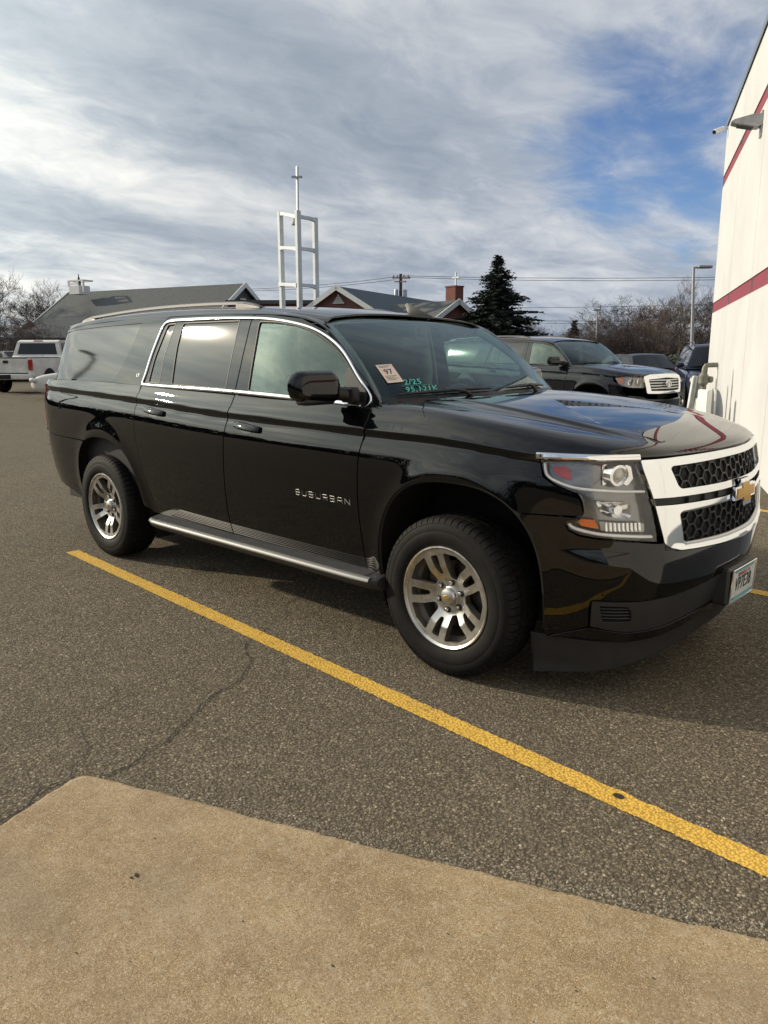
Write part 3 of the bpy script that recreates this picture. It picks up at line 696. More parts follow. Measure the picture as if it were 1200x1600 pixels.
m.add([wl(T1, 0), wl(T1, 0, -14), wl(T1, HT, -14), wl(T1, HT)], [(0, 1, 2, 3)]); m.add([wl(T0, 0), wl(T0, 0, -14), wl(T0, HT, -14), wl(T0, HT)], [(3, 2, 1, 0)]); m.add([wl(T0, 0, -.024), wl(T1, 0, -.024), wl(T1, HT, -.024), wl(T0, HT, -.024)], [(3, 2, 1, 0)]); m.add([wl(T0, 0, -14), wl(T1, 0, -14), wl(T1, HT, -14), wl(T0, HT, -14)], [(0, 1, 2, 3)])
m.add([wl(T0, HT-.25, -.3), wl(T1, HT-.25, -.3), wl(T1, HT-.25, -14), wl(T0, HT-.25, -14)], [(0, 1, 2, 3)])
wp(m, 'wall', MT['wall'])
for z0, z1 in ((2.345, 2.56), (4.90, 5.12)):
    m = M()
    for a, b in zip(js[:-1], js[1:]): m.add([wl(a+gp/4, z0, -.019), wl(b-gp/4, z0, -.019), wl(b-gp/4, z1, -.019), wl(a+gp/4, z1, -.019)], [(3, 2, 1, 0)])
    wp(m, 'stripe', MT['stripe'])
m = M(); a, b = Vector(wl(T0, HT+.025, -.12)), Vector(wl(T1+.03, HT+.025, -.12)); m.beam(a, b, .30, .05); a, b = Vector(wl(T0, HT-.02, .028)), Vector(wl(T1+.03, HT-.02, .028)); m.beam(a, b, .012, .10); wp(m, 'coping', MT['coping'])
MT['metal'] = vary('galvanised_metal', (.36, .37, .37), .2, 12, .45, metal=.7); MT['pipe'] = vary('grey_pipe', (.17, .17, .14), .25, 10, .55, metal=.3)
# flood light on the wall
fl = thing('wall_floodlight', 'grey sloping floodlight fixed high on the white wall across the upper maroon stripe', 'light', tuple(wl(3.72, 4.72)))
def lp(m, name, mt, root, sm=30, parent=None): o = m.build(name, mt, parent or root, sm); o.matrix_parent_inverse = Matrix.Translation(-Vector(root.location)) if parent is None else Matrix.Identity(4); return o
m = M(); q = [(0, 4.78), (0, 4.64), (.06, 4.615), (.10, 4.62), (.34, 4.675), (.40, 4.695), (.41, 4.71), (.37, 4.735), (.12, 4.785)]
m.prism(q, lambda o, z: wl(3.43, z, o), lambda o, z: wl(3.63, z, o)); lp(m, 'housing', MT['metal'], fl, 0)
m = M(); m.prism([(.12, 4.618), (.33, 4.666), (.328, 4.674), (.118, 4.626)], lambda o, z: wl(3.43, z-.006, o), lambda o, z: wl(3.63, z-.006, o)); lp(m, 'diffuser', MT['lampdark'], fl, 0)
m = M(); m.box((0, 0, 0), (.02, .16, .34))
for i_, v_ in enumerate(m.v): m.v[i_] = tuple(np.array(wl(3.53+v_[1], 4.66+v_[2], .012+v_[0])))
lp(m, 'back_plate', MT['metal'], fl, 0)
# camera on the far top corner
cc = thing('security_camera', 'small white security camera on a bracket at the far top corner of the white wall', 'camera', tuple(wl(T1-.2, 5.9)))
m = M(); m.bar(wl(T1-.2, 6.02, .0), wl(T1-.2, 6.02, .12), .025, 10); lp(m, 'bracket', MT['white'], cc)
m = M(); m.bar(wl(T1-.2, 6.02, .08), wl(T1-.30, 5.94, .26), .045, 14, .050); lp(m, 'camera_body', MT['white'], cc); m = M(); m.bar(wl(T1-.30, 5.94, .26), wl(T1-.312, 5.93, .28), .038, 14); lp(m, 'lens', MT['gloss'], cc)
# bollards, vent pipe and the utility box by the wall
def place(px, py, z):     # point at photo pixel at height z
    d = _f*FPX+_r*(px-600)+_u*(800-py); return CAM+d*((z-CAM[2])/d[2])
# ---------------------------------------------------------------- the big vehicles (shared skin maths above)
def pill(c, s, r=None, n=6):
    x, z = c; w, h = s[0]/2, s[1]/2; return rounded([(x-w, z-h), (x+w, z-h), (x+w, z+h), (x-w, z+h)], r or min(w, h)*.9, n)
def arch_curve(ax, hw, hh, zb=.33, cz=.42, n=2.6, m=60):
    """from front foot over the top to rear foot"""
    P = [(ax+hw, z) for z in np.linspace(zb, cz, 5)[:-1]]
    for t in np.linspace(0, math.pi, m):
        c, s_ = math.cos(t), math.sin(t); P.append((ax+hw*math.copysign(abs(c)**(2/n), c), cz+hh*abs(s_)**(2/n)))
    P += [(ax-hw, z) for z in np.linspace(cz, zb, 5)[1:]]
    return [tuple(p) for p in P]
A_F = arch_curve(.045, .468, .545); A_R = arch_curve(-3.235, .485, .505)
CZ = lambda a, b, n: [(x, float(crease_z(x))) for x in np.linspace(a, b, n)]
BZ = lambda a, b, n, o=0.0: [(x, float(belt_z(x))-o) for x in np.linspace(a, b, n)]
HEAD = [(.470, 1.098), (.497, 1.030), (.540, 1.000), (.592, .978), (.640, .962), (.662, .930), (.672, .880), (.655, .858), (.596, .838), (.612, .808), (.655, .789), (.72, .780), (.80, .774), (.90, .766), (.993, .757),
        (.985, .80), (.965, .88), (.947, .95), (.930, 1.04), (.918, 1.098)]
def tyre(m, r=.392, w=.262, rim=.246, blocks=64):
    """tyre standing in the x-z plane, outer face towards -y"""
    h = w/2; g = .007
    prof = [(rim-.012, h*.60), (rim+.002, h*.80), (rim+.014, h*.90), (rim+.03, h*.97), (rim+.055, h*1.0), (rim+.075, h*.995), (rim+.079, h*.98), (rim+.083, h*.985), (r-.045, h*.955), (r-.022, h*.88), (r-g-.004, h*.76), (r-g, h*.62)]
    prof = [(a, -b) for a, b in prof] + [(r-g, -h*.2), (r-g, h*.2)] + [(a, b) for a, b in prof[::-1]]
    m.lathe(prof, 96)
    # tread: shoulder blocks that wrap over the edge, and two rows between
    for i in range(blocks):
        t0 = 2*math.pi*i/blocks; dt = 2*math.pi/blocks
        for sy in (-1, 1):
            sec = [(r-.030, h*.925), (r-.012, h*.865), (r-.003, h*.76), (r, h*.60), (r, h*.42), (r-g-.002, h*.42), (r-g-.002, h*.62), (r-.026, h*.84)]
            o = dt*.5*(sy > 0)
            V = [(a*math.cos(t), sy*b, a*math.sin(t)) for t, k in ((t0+o, 0), (t0+o+dt*.84, 0)) for a, b in sec]; n = len(sec)
            F = [tuple(range(n)), tuple(range(n, 2*n))[::-1]]+[(k, n+k, n+(k+1) % n, (k+1) % n) for k in range(n)]
            m.add(V, F if sy > 0 else [x[::-1] for x in F])
            # centre rows, slanted
            for y0, y1 in ((.05, .36),):
                V = []
                for y, sh in ((y0, 0), (y1, .35)):
                    for t in (t0+dt*sh+o, t0+dt*(sh+.86)+o):
                        for a in (r-g-.002, r): V.append((a*math.cos(t), sy*y*h, a*math.sin(t)))
                F = [(1, 3, 7, 5), (0, 1, 5, 4), (2, 6, 7, 3), (0, 2, 3, 1), (4, 5, 7, 6)]
                m.add(V, F if sy < 0 else [x[::-1] for x in F])
    return m
def ring_letters(m, txt, r, y, size, a0):
    for i, ch in enumerate(txt): pass
MT['rim_face'] = mat('machined_alloy', (.62, .61, .59), .28, 1.0); _t = NT(MT['rim_face']); _t.rough(_t.rmap(_t.noise(14, 6, .7), .3, .8, .22, .5)); _t.col(_t.ramp(_t.noise(9, 6, .6), [(.3, (.44, .43, .40)), (.7, (.62, .61, .59))]))
MT['rim_pocket'] = vary('brake_dusty_rim_pocket', (.13, .115, .095), .35, 14, .6, metal=.4)
MT['disc'] = mat('brake_disc_steel', (.16, .15, .14), .4, 1.0)
_rfd = (lambda q: (q, np.convolve(np.r_[[.050]*4, np.interp(q, [0, .085, .100, .152, .205, .246], [.050, .049, .044, .017, .010, .004]), [.004]*4], np.ones(9)/9, 'valid')))(np.linspace(0, .25, 400))
def rim_face_depth(r): return np.interp(r, _rfd[0], _rfd[1])
def make_wheel(parent, loc, side, spin=0.0, turn=0.0, detail=True):
    """wheel > tyre, rim (> lug nuts), brake disc; built facing -y"""
    t = tyre(M()).build('tyre', MT['rubber'], None, 35)
    m = M(); D0 = -.118                                    # y of the outer lip
    f = lambda x, z, off=0.0: np.stack([x+0*z, D0+rim_face_depth(np.hypot(x, z))+0*x, z+0*x], -1)
    holes = []
    for k in range(5):
        a = 2*math.pi*k/5+spin; pr = lambda r, th: (r*math.cos(a+th), r*math.sin(a+th))
        # slot that splits the twin spoke
        holes.append(rounded([pr(.114, -.085), pr(.114, .085), pr(.150, .115), pr(.210, .105), pr(.210, -.105), pr(.150, -.115)], .012, 4))
        a += math.pi/5
        holes.append(rounded([pr(.096, -.185), pr(.096, .185), pr(.150, .265), pr(.219, .350), pr(.223, 0), pr(.219, -.350), pr(.150, -.265)], [.014, .014, .02, .014, 0, .014, .02], 5))
    outer = [(.236*math.cos(t_), .236*math.sin(t_)) for t_ in np.linspace(0, 2*math.pi, 97)[:-1]]
    region(m, f, outer, holes, step=.012, bstep=.008, thick=.0, flip=False)
    m2 = M()                                               # spoke sides: walls going inboard
    for h in holes:
        h = resample(h, .008); n = len(h); rr = np.hypot(h[:, 0], h[:, 1]); c = h.mean(0)
        A = f(h[:, 0], h[:, 1]); s_ = h+(h-c)*-.0; B = A+np.array([0, .045, 0]); B[:, [0, 2]] = (h+(c-h)*(-.06)); 
        ch = A+np.array([0, .0012, 0])
        V = list(A)+list(B); Fq = [(i, (i+1) % n, n+(i+1) % n, n+i) for i in range(n)]
        a_, b_, c_ = np.array(V[0]), np.array(V[1]), np.array(V[n+1]); nn = np.cross(b_-a_, c_-a_); ctr = np.array([c[0], A[0][1], c[1]])
        if nn @ (ctr-a_) < 0: Fq = [q[::-1] for q in Fq]
        m2.add(V, Fq)
    lip = M(); lip.lathe([(.234, D0+.0075), (.239, D0+.002), (.246, D0-.003), (.252, D0-.002), (.2545, D0+.003), (.253, D0+.014)], 96)
    lip.lathe([(.236, D0+.007), (.233, D0+.02)], 96)
    barrel = M(); barrel.lathe([(.233, D0+.02), (.229, D0+.05), (.205, D0+.07), (.203, D0+.21), (.22, D0+.22)], 64)
    rim = m.build('rim', [MT['rim_face']], None, 30)
    objs = [t, rim]
    lo = lip.build('rim_lip', MT['rim_face'], rim); so = m2.build('spoke_side', MT['rim_pocket'], rim, 40); bo = barrel.build('barrel', MT['rim_pocket'], rim)
    cap = M(); cap.lathe([(.0, D0+.020), (.020, D0+.0205), (.036, D0+.026), (.042, D0+.034), (.043, D0+.05)], 40)
    cap.lathe([(.043, D0+.046), (.05, D0+.052)], 40); cap.build('centre_cap', MT['satin'], rim)
    bt = M(); bow = [(-.020, -.0045), (-.0075, -.0045), (-.0065, -.009), (.0085, -.009), (.0075, -.0045), (.018, -.0045), (.020, .0045), (.0075, .0045), (.0065, .009), (-.0085, .009), (-.0075, .0045), (-.018, .0045)]
    bt.prism(bow[::-1], lambda x, z: (x, D0+.0225, z), lambda x, z: (x, D0+.0165, z)); bt.build('cap_emblem', MT['gold'], rim, 0)
    nutm = M(); nutm.lathe([(0, -.012), (.007, -.0115), (.0095, -.008), (.0095, .012)], 12); nm = nutm.build('lug_nut', MT['chrome'], rim, 50)
    seat = M(); seat.lathe([(.0105, 0.001), (.0155, -.001), (.0155, .006)], 20); sm_ = seat.build('lug_seat', MT['seal'], rim)
    seats = sm_.data
    for k in range(6):
        a = 2*math.pi*(k+.35)/6; p = (.0700*math.cos(a), D0+.044, .0700*math.sin(a))
        if k == 0: nm.location = p; sm_.location = p
        else:
            c1 = nm.copy(); COL.objects.link(c1); c1.parent = rim; c1.location = p
            c2 = sm_.copy(); COL.objects.link(c2); c2.parent = rim; c2.location = p
    dm = M(); dm.lathe([(.06, D0+.10), (.165, D0+.10), (.165, D0+.125), (.06, D0+.125)], 48); dm.box((-.11, D0+.115, .08), (.13, .06, .12), bev=.02); disc = dm.build('brake_disc', MT['disc'])
    hub = thing('wheel', None, 'wheel', loc); del hub['category']
    hub.parent = parent; hub.rotation_euler = (0, 0, (math.pi if side > 0 else 0)+turn)
    for o in objs+[disc]: o.parent = hub
    return hub
def copy_wheel(src, parent, loc, side, roll=0.0):
    c = copy_tree(src, parent); c.location = loc; c.rotation_euler = (0, roll, math.pi if side > 0 else 0); return c

def honeycomb(m, f, poly, px=.118, pz=.060, w=.007, depth=.016, y0=-1, z0=0.0):
    """elongated hexagon mesh clipped to poly; f(a,b,off)"""
    P = np.array(poly); xa, za = P.min(0); xb, zb = P.max(0); segs = []
    nx = int((xb-xa)/px)+3; nz = int((zb-za)/pz)+3; k = .30*px
    for j in range(-2, nz+1):
        for i in range(-2, nx+1):
            cx = xa+i*px+(j % 2)*px/2; cz = za+j*pz/1.0*.5*1.0*1.0
            cz = za+j*pz*.5
            cx = xa+i*px+(j % 2)*px*.5
            # hexagon centred (cx,cz): top edge, upper-right edge, lower-right edge
            hw = px*.5*.66; hh = pz*.5
            tl, tr, r_, br = (cx-hw*.48, cz+hh), (cx+hw*.48, cz+hh), (cx+px*.5-hw*.48+.0, cz), (cx+hw*.48, cz-hh)
            segs += [(tl, tr), (tr, (cx+px*.5-hw*.48, cz)), ((cx+px*.5-hw*.48, cz), br)]
    for a, b in segs:
        a, b = np.array(a), np.array(b); n = 3; pts = [a+(b-a)*t/n for t in range(n+1)]
        c = inside(np.array([(p+q)/2 for p, q in zip(pts[:-1], pts[1:])]), poly)
        for t in range(n):
            if not c[t]: continue
            p, q = pts[t], pts[t+1]; d = (q-p)/np.linalg.norm(q-p); nn = np.array([-d[1], d[0]])*w/2; p = p-d*w*.3; q = q+d*w*.3
            V = [f(*v, o) for o in (0, -depth) for v in (p-nn, q-nn, q+nn, p+nn)]
            m.add([np.array(v) for v in V], [(0, 1, 2, 3), (7, 6, 5, 4), (0, 4, 5, 1), (1, 5, 6, 2), (2, 6, 7, 3), (3, 7, 4, 0)])
    return m

PILLA = smoothline([(-.500, 1.245), (-.512, 1.285), (-.548, 1.328), (-.722, 1.485), (-.950, 1.657), (-1.173, 1.728), (-1.45, 1.755), (-1.8, 1.768), (-2.5, 1.780), (-3.2, 1.776), (-3.8, 1.755), (-4.2, 1.715), (-4.36, 1.68)], .02)
def cant_panel(m, side):
    """body skin between the side frames and the windscreen / roof: a smooth blend"""
    A = PILLA; n = len(A); D = np.r_[0, np.cumsum(np.linalg.norm(np.diff(A, axis=0), axis=1))]; D /= D[-1]
    XA = green(A[:, 0], A[:, 1], side); TA = green(A[:, 0], A[:, 1]+.004, side)-XA; TA /= np.linalg.norm(TA, axis=1, keepdims=True)
    k = np.searchsorted(A[::-1, 0], -1.173); k = n-k                        # corner of the windscreen
    u = 1.0*side
    XB = np.zeros((n, 3)); TB = np.zeros((n, 3))
    for i in range(n):
        if i <= k:
            v = np.interp(A[i, 1], [1.245, 1.295, 1.478, 1.66, A[k, 1]], [-.02, .03, .42, .86, 1.0]); XB[i] = wind(u, v); TB[i] = wind(u*.96, v)-XB[i]
        else:
            t = (i-k)/(n-1-k); x = XB[k][0]+(-4.28-XB[k][0])*t; yr = .725-.045*min(1, t*6); XB[i] = roof(x, yr*side); TB[i] = roof(x, (yr-.06)*side)-XB[i]
    TB /= np.linalg.norm(TB, axis=1, keepdims=True)
    L_ = np.linalg.norm(XB-XA, axis=1)[:, None]*.62; rows = []
    for t in np.linspace(0, 1, 10):
        h = 2*t**3-3*t**2+1, t**3-2*t**2+t, -2*t**3+3*t**2, t**3-t**2
        rows.append(h[0]*XA+h[1]*TA*L_+h[2]*XB+h[3]*(TB)*L_)
    G = np.array(rows).transpose(1, 0, 2)
    b = len(m.v); m.grid([[tuple(p) for p in r] for r in G])
    if side < 0: m.f[-(n-1)*9:] = [x[::-1] for x in m.f[-(n-1)*9:]]
    return m

def big_vehicle(root, main=True):
    P = MT['paint'] if main else MT['paint2']
    def both(name, mt, fn, sides=(-1, 1), smooth=30, parent=None):
        r = []
        for sd in sides:
            m = M(); fn(m, sd); r.append(m.build(name, mt, parent or root, smooth))
        return r
    B = lambda sd, off=0.0: (lambda s, z, o=0.0: body(s, z, sd, off+o))
    G = lambda sd, off=0.0: (lambda s, z, o=0.0: green(s, z, sd, off+o))
    # ---- inner shell behind the panel gaps
    m = M()
    for sd in (-1, 1):
        S = np.linspace(-4.5, .30, 120); Z = np.r_[np.linspace(.42, 1.25, 14)]
        keep = lambda x, z: not (((abs(x-.045)/.49)**2.6+(max(0, z-.42)/.57)**2.6 < 1) or ((abs(x+3.235)/.50)**2.6+(max(0, z-.42)/.53)**2.6 < 1))
        X = np.array([[body(s, min(z, float(crease_z(s))+.03 if s > -.5 else float(belt_z(s))-.02), sd, -.030) for z in Z] for s in S]); b = len(m.v); m.v += [tuple(p) for p in X.reshape(-1, 3)]
        for i in range(len(S)-1):
            for j in range(len(Z)-1):
                if keep((S[i]+S[i+1])/2, (Z[j]+Z[j+1])/2): m.f.append((b+i*14+j, b+(i+1)*14+j, b+(i+1)*14+j+1, b+i*14+j+1)); m.mi.append(0)
        # wheel wells
        for ax, hw, hh in ((.045, .49, .56), (-3.235, .50, .525)):
            C = np.array(arch_curve(ax, hw, hh, .22)); rows = []
            for yy in (.0, .06, .30, .42):
                pts = body(C[:, 0], C[:, 1], sd, -.012); pts = pts-np.array([0, sd*yy, 0]); rows.append(pts)
            m.grid([[tuple(q) for q in r] for r in rows])
            b = len(m.v); r = rows[-1]; m.v += [tuple(q) for q in r]; m.f.append(tuple(range(b, b+len(r)))); m.mi.append(0)
    # floor pan
    m.box((-1.9, 0, .36), (5.0, 1.5, .10)); m.box((.45, 0, .40), (.7, 1.1, .25))
    m.build('underbody', MT['under'], root, 0)
    m = M(); m.bar((-3.302, -.75, .39), (-3.302, .75, .39), .05, 12); m.box((-3.30, 0, .40), (.3, .3, .26), bev=.1); m.build('axle', MT['under'], root)
    m = M(); m.bar((0, -.72, .36), (0, .72, .36), .045, 12); m.build('axle', MT['under'], root)
    m = M(); m.bar((-4.2, .40, .36), (-3.5, .40, .38), .035, 12); m.box((-2.4, .38, .33), (1.1, .30, .14), bev=.05); m.build('silencer', MT['under'], root)
    # ---- doors and side panels
    fd = [(-.508, 1.262), (-.512, 1.215), (-.520, 1.15), (-.545, 1.00), (-.556, .85), (-.556, .72), (-.545, .58), (-.535, .43), (-1.700, .43), (-1.712, .577), (-1.70, .80), (-1.672, 1.05), (-1.655, 1.16), (-1.640, 1.235), (-1.632, 1.300)]+BZ(-1.62, -.53, 30)
    rd = [(-1.642, 1.300), (-1.650, 1.235), (-1.664, 1.16), (-1.682, 1.05), (-1.709, .80), (-1.722, .577), (-1.710, .43), (-2.60, .43), (-2.630, .56), (-2.690, .72), (-2.722, .88), (-2.728, 1.02), (-2.722, 1.16), (-2.700, 1.27), (-2.693, 1.313)]+BZ(-2.68, -1.66, 26)
    # frames above the belt (door tops), holes are the glass openings
    gl_f = smoothline([(-1.505, 1.318)], .02) if 0 else None
    FG = rounded([(-.600, 1.330), (-.690, 1.405), (-.800, 1.520), (-.975, 1.625), (-1.15, 1.682), (-1.385, 1.712), (-1.540, 1.718), (-1.522, 1.560), (-1.512, 1.318), (-1.0, 1.296), (-.640, 1.277)], [.03, .1, .1, .1, .1, .1, .02, .1, .015, .1, .03], 6)
    RG = rounded([(-1.735, 1.322), (-1.730, 1.58), (-1.737, 1.728), (-2.352, 1.730), (-2.362, 1.584), (-2.338, 1.333)], .016)
    VG = rounded([(-2.490, 1.336), (-2.494, 1.50), (-2.446, 1.729), (-2.540, 1.726), (-2.612, 1.50), (-2.634, 1.338)], .014)
    ff = [(-.508, 1.264), (-.518, 1.300), (-.556, 1.336), (-.726, 1.480), (-.952, 1.651), (-1.165, 1.723), (-1.45, 1.752), (-1.617, 1.758), (-1.616, 1.60), (-1.620, 1.45), (-1.632, 1.300)]+BZ(-1.62, -.53, 30)
    rf = [(-1.642, 1.302), (-1.630, 1.45), (-1.626, 1.60), (-1.627, 1.760), (-2.0, 1.773), (-2.560, 1.776), (-2.595, 1.762), (-2.622, 1.70), (-2.655, 1.56), (-2.690, 1.40), (-2.700, 1.315)]+BZ(-2.68, -1.66, 26)
    qf = [(-2.706, 1.315), (-2.698, 1.40), (-2.663, 1.56), (-2.630, 1.70), (-2.603, 1.766), (-2.57, 1.782), (-3.2, 1.775), (-3.8, 1.754), (-4.2, 1.714), (-4.36, 1.68), (-4.45, 1.50), (-4.47, 1.326)]+BZ(-4.45, -2.72, 40)
    QG = rounded([(-3.145, 1.338), (-3.055, 1.420), (-2.955, 1.590), (-2.905, 1.744), (-3.5, 1.735), (-4.05, 1.712), (-4.215, 1.690), (-4.28, 1.60), (-4.36, 1.36), (-4.365, 1.335), (-3.8, 1.337)], [.03, .1, .1, .02, .1, .1, .04, .1, .03, .02, .1], 6)
    def door(m, sd, lower, upper, holes):
        region(m, B(sd), rounded(lower, .006, 3), step=.0145 if main else .03, flip=sd > 0); region(m, G(sd), upper, holes, step=.03, flip=sd > 0, thick=.012)
    fdo = both('front_door', P, lambda m, sd: door(m, sd, fd, ff, [FG])); rdo = both('rear_door', P, lambda m, sd: door(m, sd, rd, rf, [RG, VG]))
    q = [(-2.734, 1.02), (-2.728, .88), (-2.697, .72), (-2.637, .56), (-2.606, .43)]+[p for p in A_R if p[1] >= .45 and (p[0] > -3.235 or p[1] > .885)]+[(-3.9, .883), (-4.2, .890), (-4.375, .895), (-4.385, 1.05), (-4.36, 1.20), (-4.33, 1.285)]
    q += BZ(-4.33, -2.71, 50, .0)+[(-2.707, 1.27), (-2.729, 1.16)]
    both('quarter_panel', P, lambda m, sd: region(m, B(sd), q, step=.0145 if main else .03, flip=sd > 0))
    both('rear_pillar_panel', P, lambda m, sd: region(m, G(sd), qf, [QG], step=.03, flip=sd > 0, thick=.012))
    tl = [(-4.382, .90), (-4.392, 1.05), (-4.368, 1.20), (-4.340, 1.29), (-4.50, 1.305), (-4.60, 1.29), (-4.62, 1.1), (-4.60, .90)]
    both('tail_lamp', MT['red'], lambda m, sd: region(m, B(sd, .010), rounded(tl, .02), step=.03, flip=sd > 0))
    s0 = float(RB.s0)+.001; both('tailgate', P, lambda m, sd: (region(m, B(sd), [(-4.61, .90), (-4.63, 1.1), (-4.61, 1.31), (s0, 1.325), (s0, .90)], step=.05, flip=sd > 0),
        region(m, G(sd), [(-4.37, 1.68), (-4.46, 1.50), (-4.48, 1.33), (float(GB.s0)+.001, 1.33), (float(GB.s0)+.001, 1.70)], [], step=.05, flip=sd > 0)))
    rb = [(-3.728, .874), (-3.9, .876), (-4.2, .883), (-4.4, .888), (s0, .888), (s0, .46), (-4.5, .45), (-4.2, .42), (-3.95, .40), (-3.73, .40)]
    rb = [(-3.54, .874), (-3.9, .876), (-4.2, .883), (-4.4, .888), (s0, .888), (s0, .48), (-4.5, .47), (-4.25, .46), (-4.0, .43), (-3.80, .37), (-3.728, .33)]
    both('rear_bumper', P, lambda m, sd: region(m, B(sd), [rb[0]]+rb[1:]+[p for p in A_R[::-1] if p[0] < -3.53 and p[1] > .36 and p[1] < .868], step=.03, flip=sd > 0))
    # front fender
    fe = CZ(-.502, .455, 40)+[(.462, 1.104), (.488, 1.022), (.536, .992), (.590, .970), (.634, .955), (.654, .925), (.664, .88), (.655, .868), (.50, .864), (.396, .862)]+[p for p in A_F if ((p[1] > .866 and p[0] > 0) or p[0] < 0)]+[(-.423, .42), (-.528, .42), (-.536, .58), (-.547, .72), (-.547, .85), (-.536, 1.00), (-.511, 1.15)]
    both('front_fender', P, lambda m, sd: region(m, B(sd), fe, step=.014 if main else .03, flip=sd > 0))
    # shoulder of the fender beside the windscreen, and the bonnet
    def xy_edge(s, d):      # plan point d inside the outline
        X, Y, NX, NY = RB.at(s); return (float(X-NX*d), float(Y-NY*d))
    HS = lambda x, y: hood(x, y)
    def cowl(m, sd):
        pts = [xy_edge(s, .024) for s in np.linspace(-.52, -.02, 20)]+[(-.10, -.962), (-.18, -.930), (-.235, -.88), (-.262, -.84), (-.45, -.80), (-.545, -.83), (-.56, -.86), (-.545, -.925)]
        pts = [(a, -sd*b if sd > 0 else b) for a, b in pts]
        region(m, HS, pts, step=.018, thick=.012)
    both('fender_shoulder', P, cowl)
    half = [xy_edge(s, .022+.030*sstep(.5, .95, s)) for s in np.linspace(.0, float(RB.s1), 90)]
    half[0] = (-.012, half[0][1])
    near = [(-.48, -.02), (-.475, -.30), (-.43, -.60), (-.35, -.74), (-.256, -.835), (-.226, -.885), (-.17, -.936), (-.092, -.968)]+half
    poly = near+[(x, -y) for x, y in near[::-1]]
    m = M(); region(m, HS, poly, step=.0125 if main else .03, bstep=.009, thick=.025); m.build('bonnet', P, root)
    # ---- roof
    us = np.linspace(-1, 1, 41); top = [tuple(wind(u, 1.0)[:2]) for u in us]
    rp = [(x-.006, y) for x, y, in top]+[(-1.60, .68), (-4.28, .68), (-4.34, .4), (-4.35, 0), (-4.34, -.4), (-4.28, -.68), (-1.60, -.68)]
    m = M(); region(m, roof, rp, step=.05, thick=.01)
    for sd in (-1, 1): cant_panel(m, sd)
    # rear edge of the roof rolls down to the tailgate
    rowA = [roof(-4.28-.06*(1-(abs(y)/.68)**2), y) for y in np.linspace(-.68, .68, 25)]; rowB = [np.array(r)+np.array([-.03, 0, -.03]) for r in rowA]; rowC = [np.array(r)+np.array([-.035, 0, -.09]) for r in rowA]
    m.grid([[tuple(q_) for q_ in r] for r in (rowA, rowB, rowC)])
    m.build('roof', P, root, 40)
    # ---- glass
    both('front_door_glass', MT['glass_f'], lambda m, sd: region(m, G(sd, -.006), offset_poly(FG, .012), step=.06, thick=0, flip=sd > 0))
    def rearg(m, sd):
        region(m, G(sd, -.005), offset_poly(RG, .010), step=.06, thick=0, flip=sd > 0); region(m, G(sd, -.005), offset_poly(VG, .010), step=.06, thick=0, flip=sd > 0)
    both('rear_door_glass', MT['glass_r'], rearg)
    both('quarter_glass', MT['glass_r'], lambda m, sd: region(m, G(sd, -.003), offset_poly(QG, .010), step=.05, thick=0, flip=sd > 0))
    m = M(); V_, U_ = 20, 40
    m.grid([[tuple(wind(u, v)) for v in np.linspace(0.0, 1, V_)] for u in np.linspace(-1, 1, U_)]); ws = m.build('windscreen', MT['glass_w'], root)
    m = M()                                               # black ceramic band and rubber round the screen
    fr = rounded([(-1.0, -.03), (1.0, -.03), (1.0, 1.0), (-1.0, 1.0)], .0); ins = rounded([(-.962, .035), (.962, .035), (.95, .965), (-.95, .965)], .06, 8)
    region(m, lambda a, b: wind(a, b, -.004), fr, [ins], step=.08, bstep=.03, thick=0); m.build('screen_border', MT['gloss'], ws)
    # seals round the side glass
    def seals(m, sd):
        for pl in (FG, RG, VG): strip(m, G(sd, -.003), resample(pl, .02), .013, .004, closed=True, flip=sd > 0)
    both('window_seal', MT['seal'], seals)
    # ---- bright window surround
    ch = smoothline([(-.645, 1.268), (-.600, 1.268), (-.572, 1.285), (-.570, 1.310), (-.596, 1.345), (-.675, 1.418), (-.799, 1.541), (-.980, 1.642), (-1.154, 1.690), (-1.392, 1.724), (-1.649, 1.741), (-2.0, 1.750), (-2.35, 1.752), (-2.54, 1.748), (-2.580, 1.735), (-2.600, 1.700), (-2.632, 1.60), (-2.664, 1.49), (-2.694, 1.37), (-2.706, 1.335), (-2.690, 1.322)], .02)
    def chrome_(m, sd):
        strip(m, G(sd, .003), ch, np.interp(np.linspace(0, 1, len(ch)), [0, .02, .10, .55, .62, 1], [.010, .012, .014, .014, .020, .024]), .007, flip=sd > 0)
        bl = np.array([(x, float(belt_z(x))+.006) for x in np.linspace(-1.634, -.63, 40)]); strip(m, G(sd, .004), bl, .024, .010, flip=sd > 0)
        bl = np.array([(x, float(belt_z(x))+.006) for x in np.linspace(-2.70, -1.642, 40)]); strip(m, G(sd, .004), bl, .024, .010, flip=sd > 0)
    if main: both('window_chrome', MT['chrome'], chrome_)
    else: both('window_trim', MT['seal'], chrome_)
    # mirror sail (black triangle)
    both('mirror_sail', MT['plastic_d'], lambda m, sd: region(m, G(sd, .001), [(-.60, 1.275), (-.598, 1.325), (-.675, 1.400), (-.745, 1.468), (-.762, 1.44), (-.752, 1.275)], step=.05, flip=sd > 0))
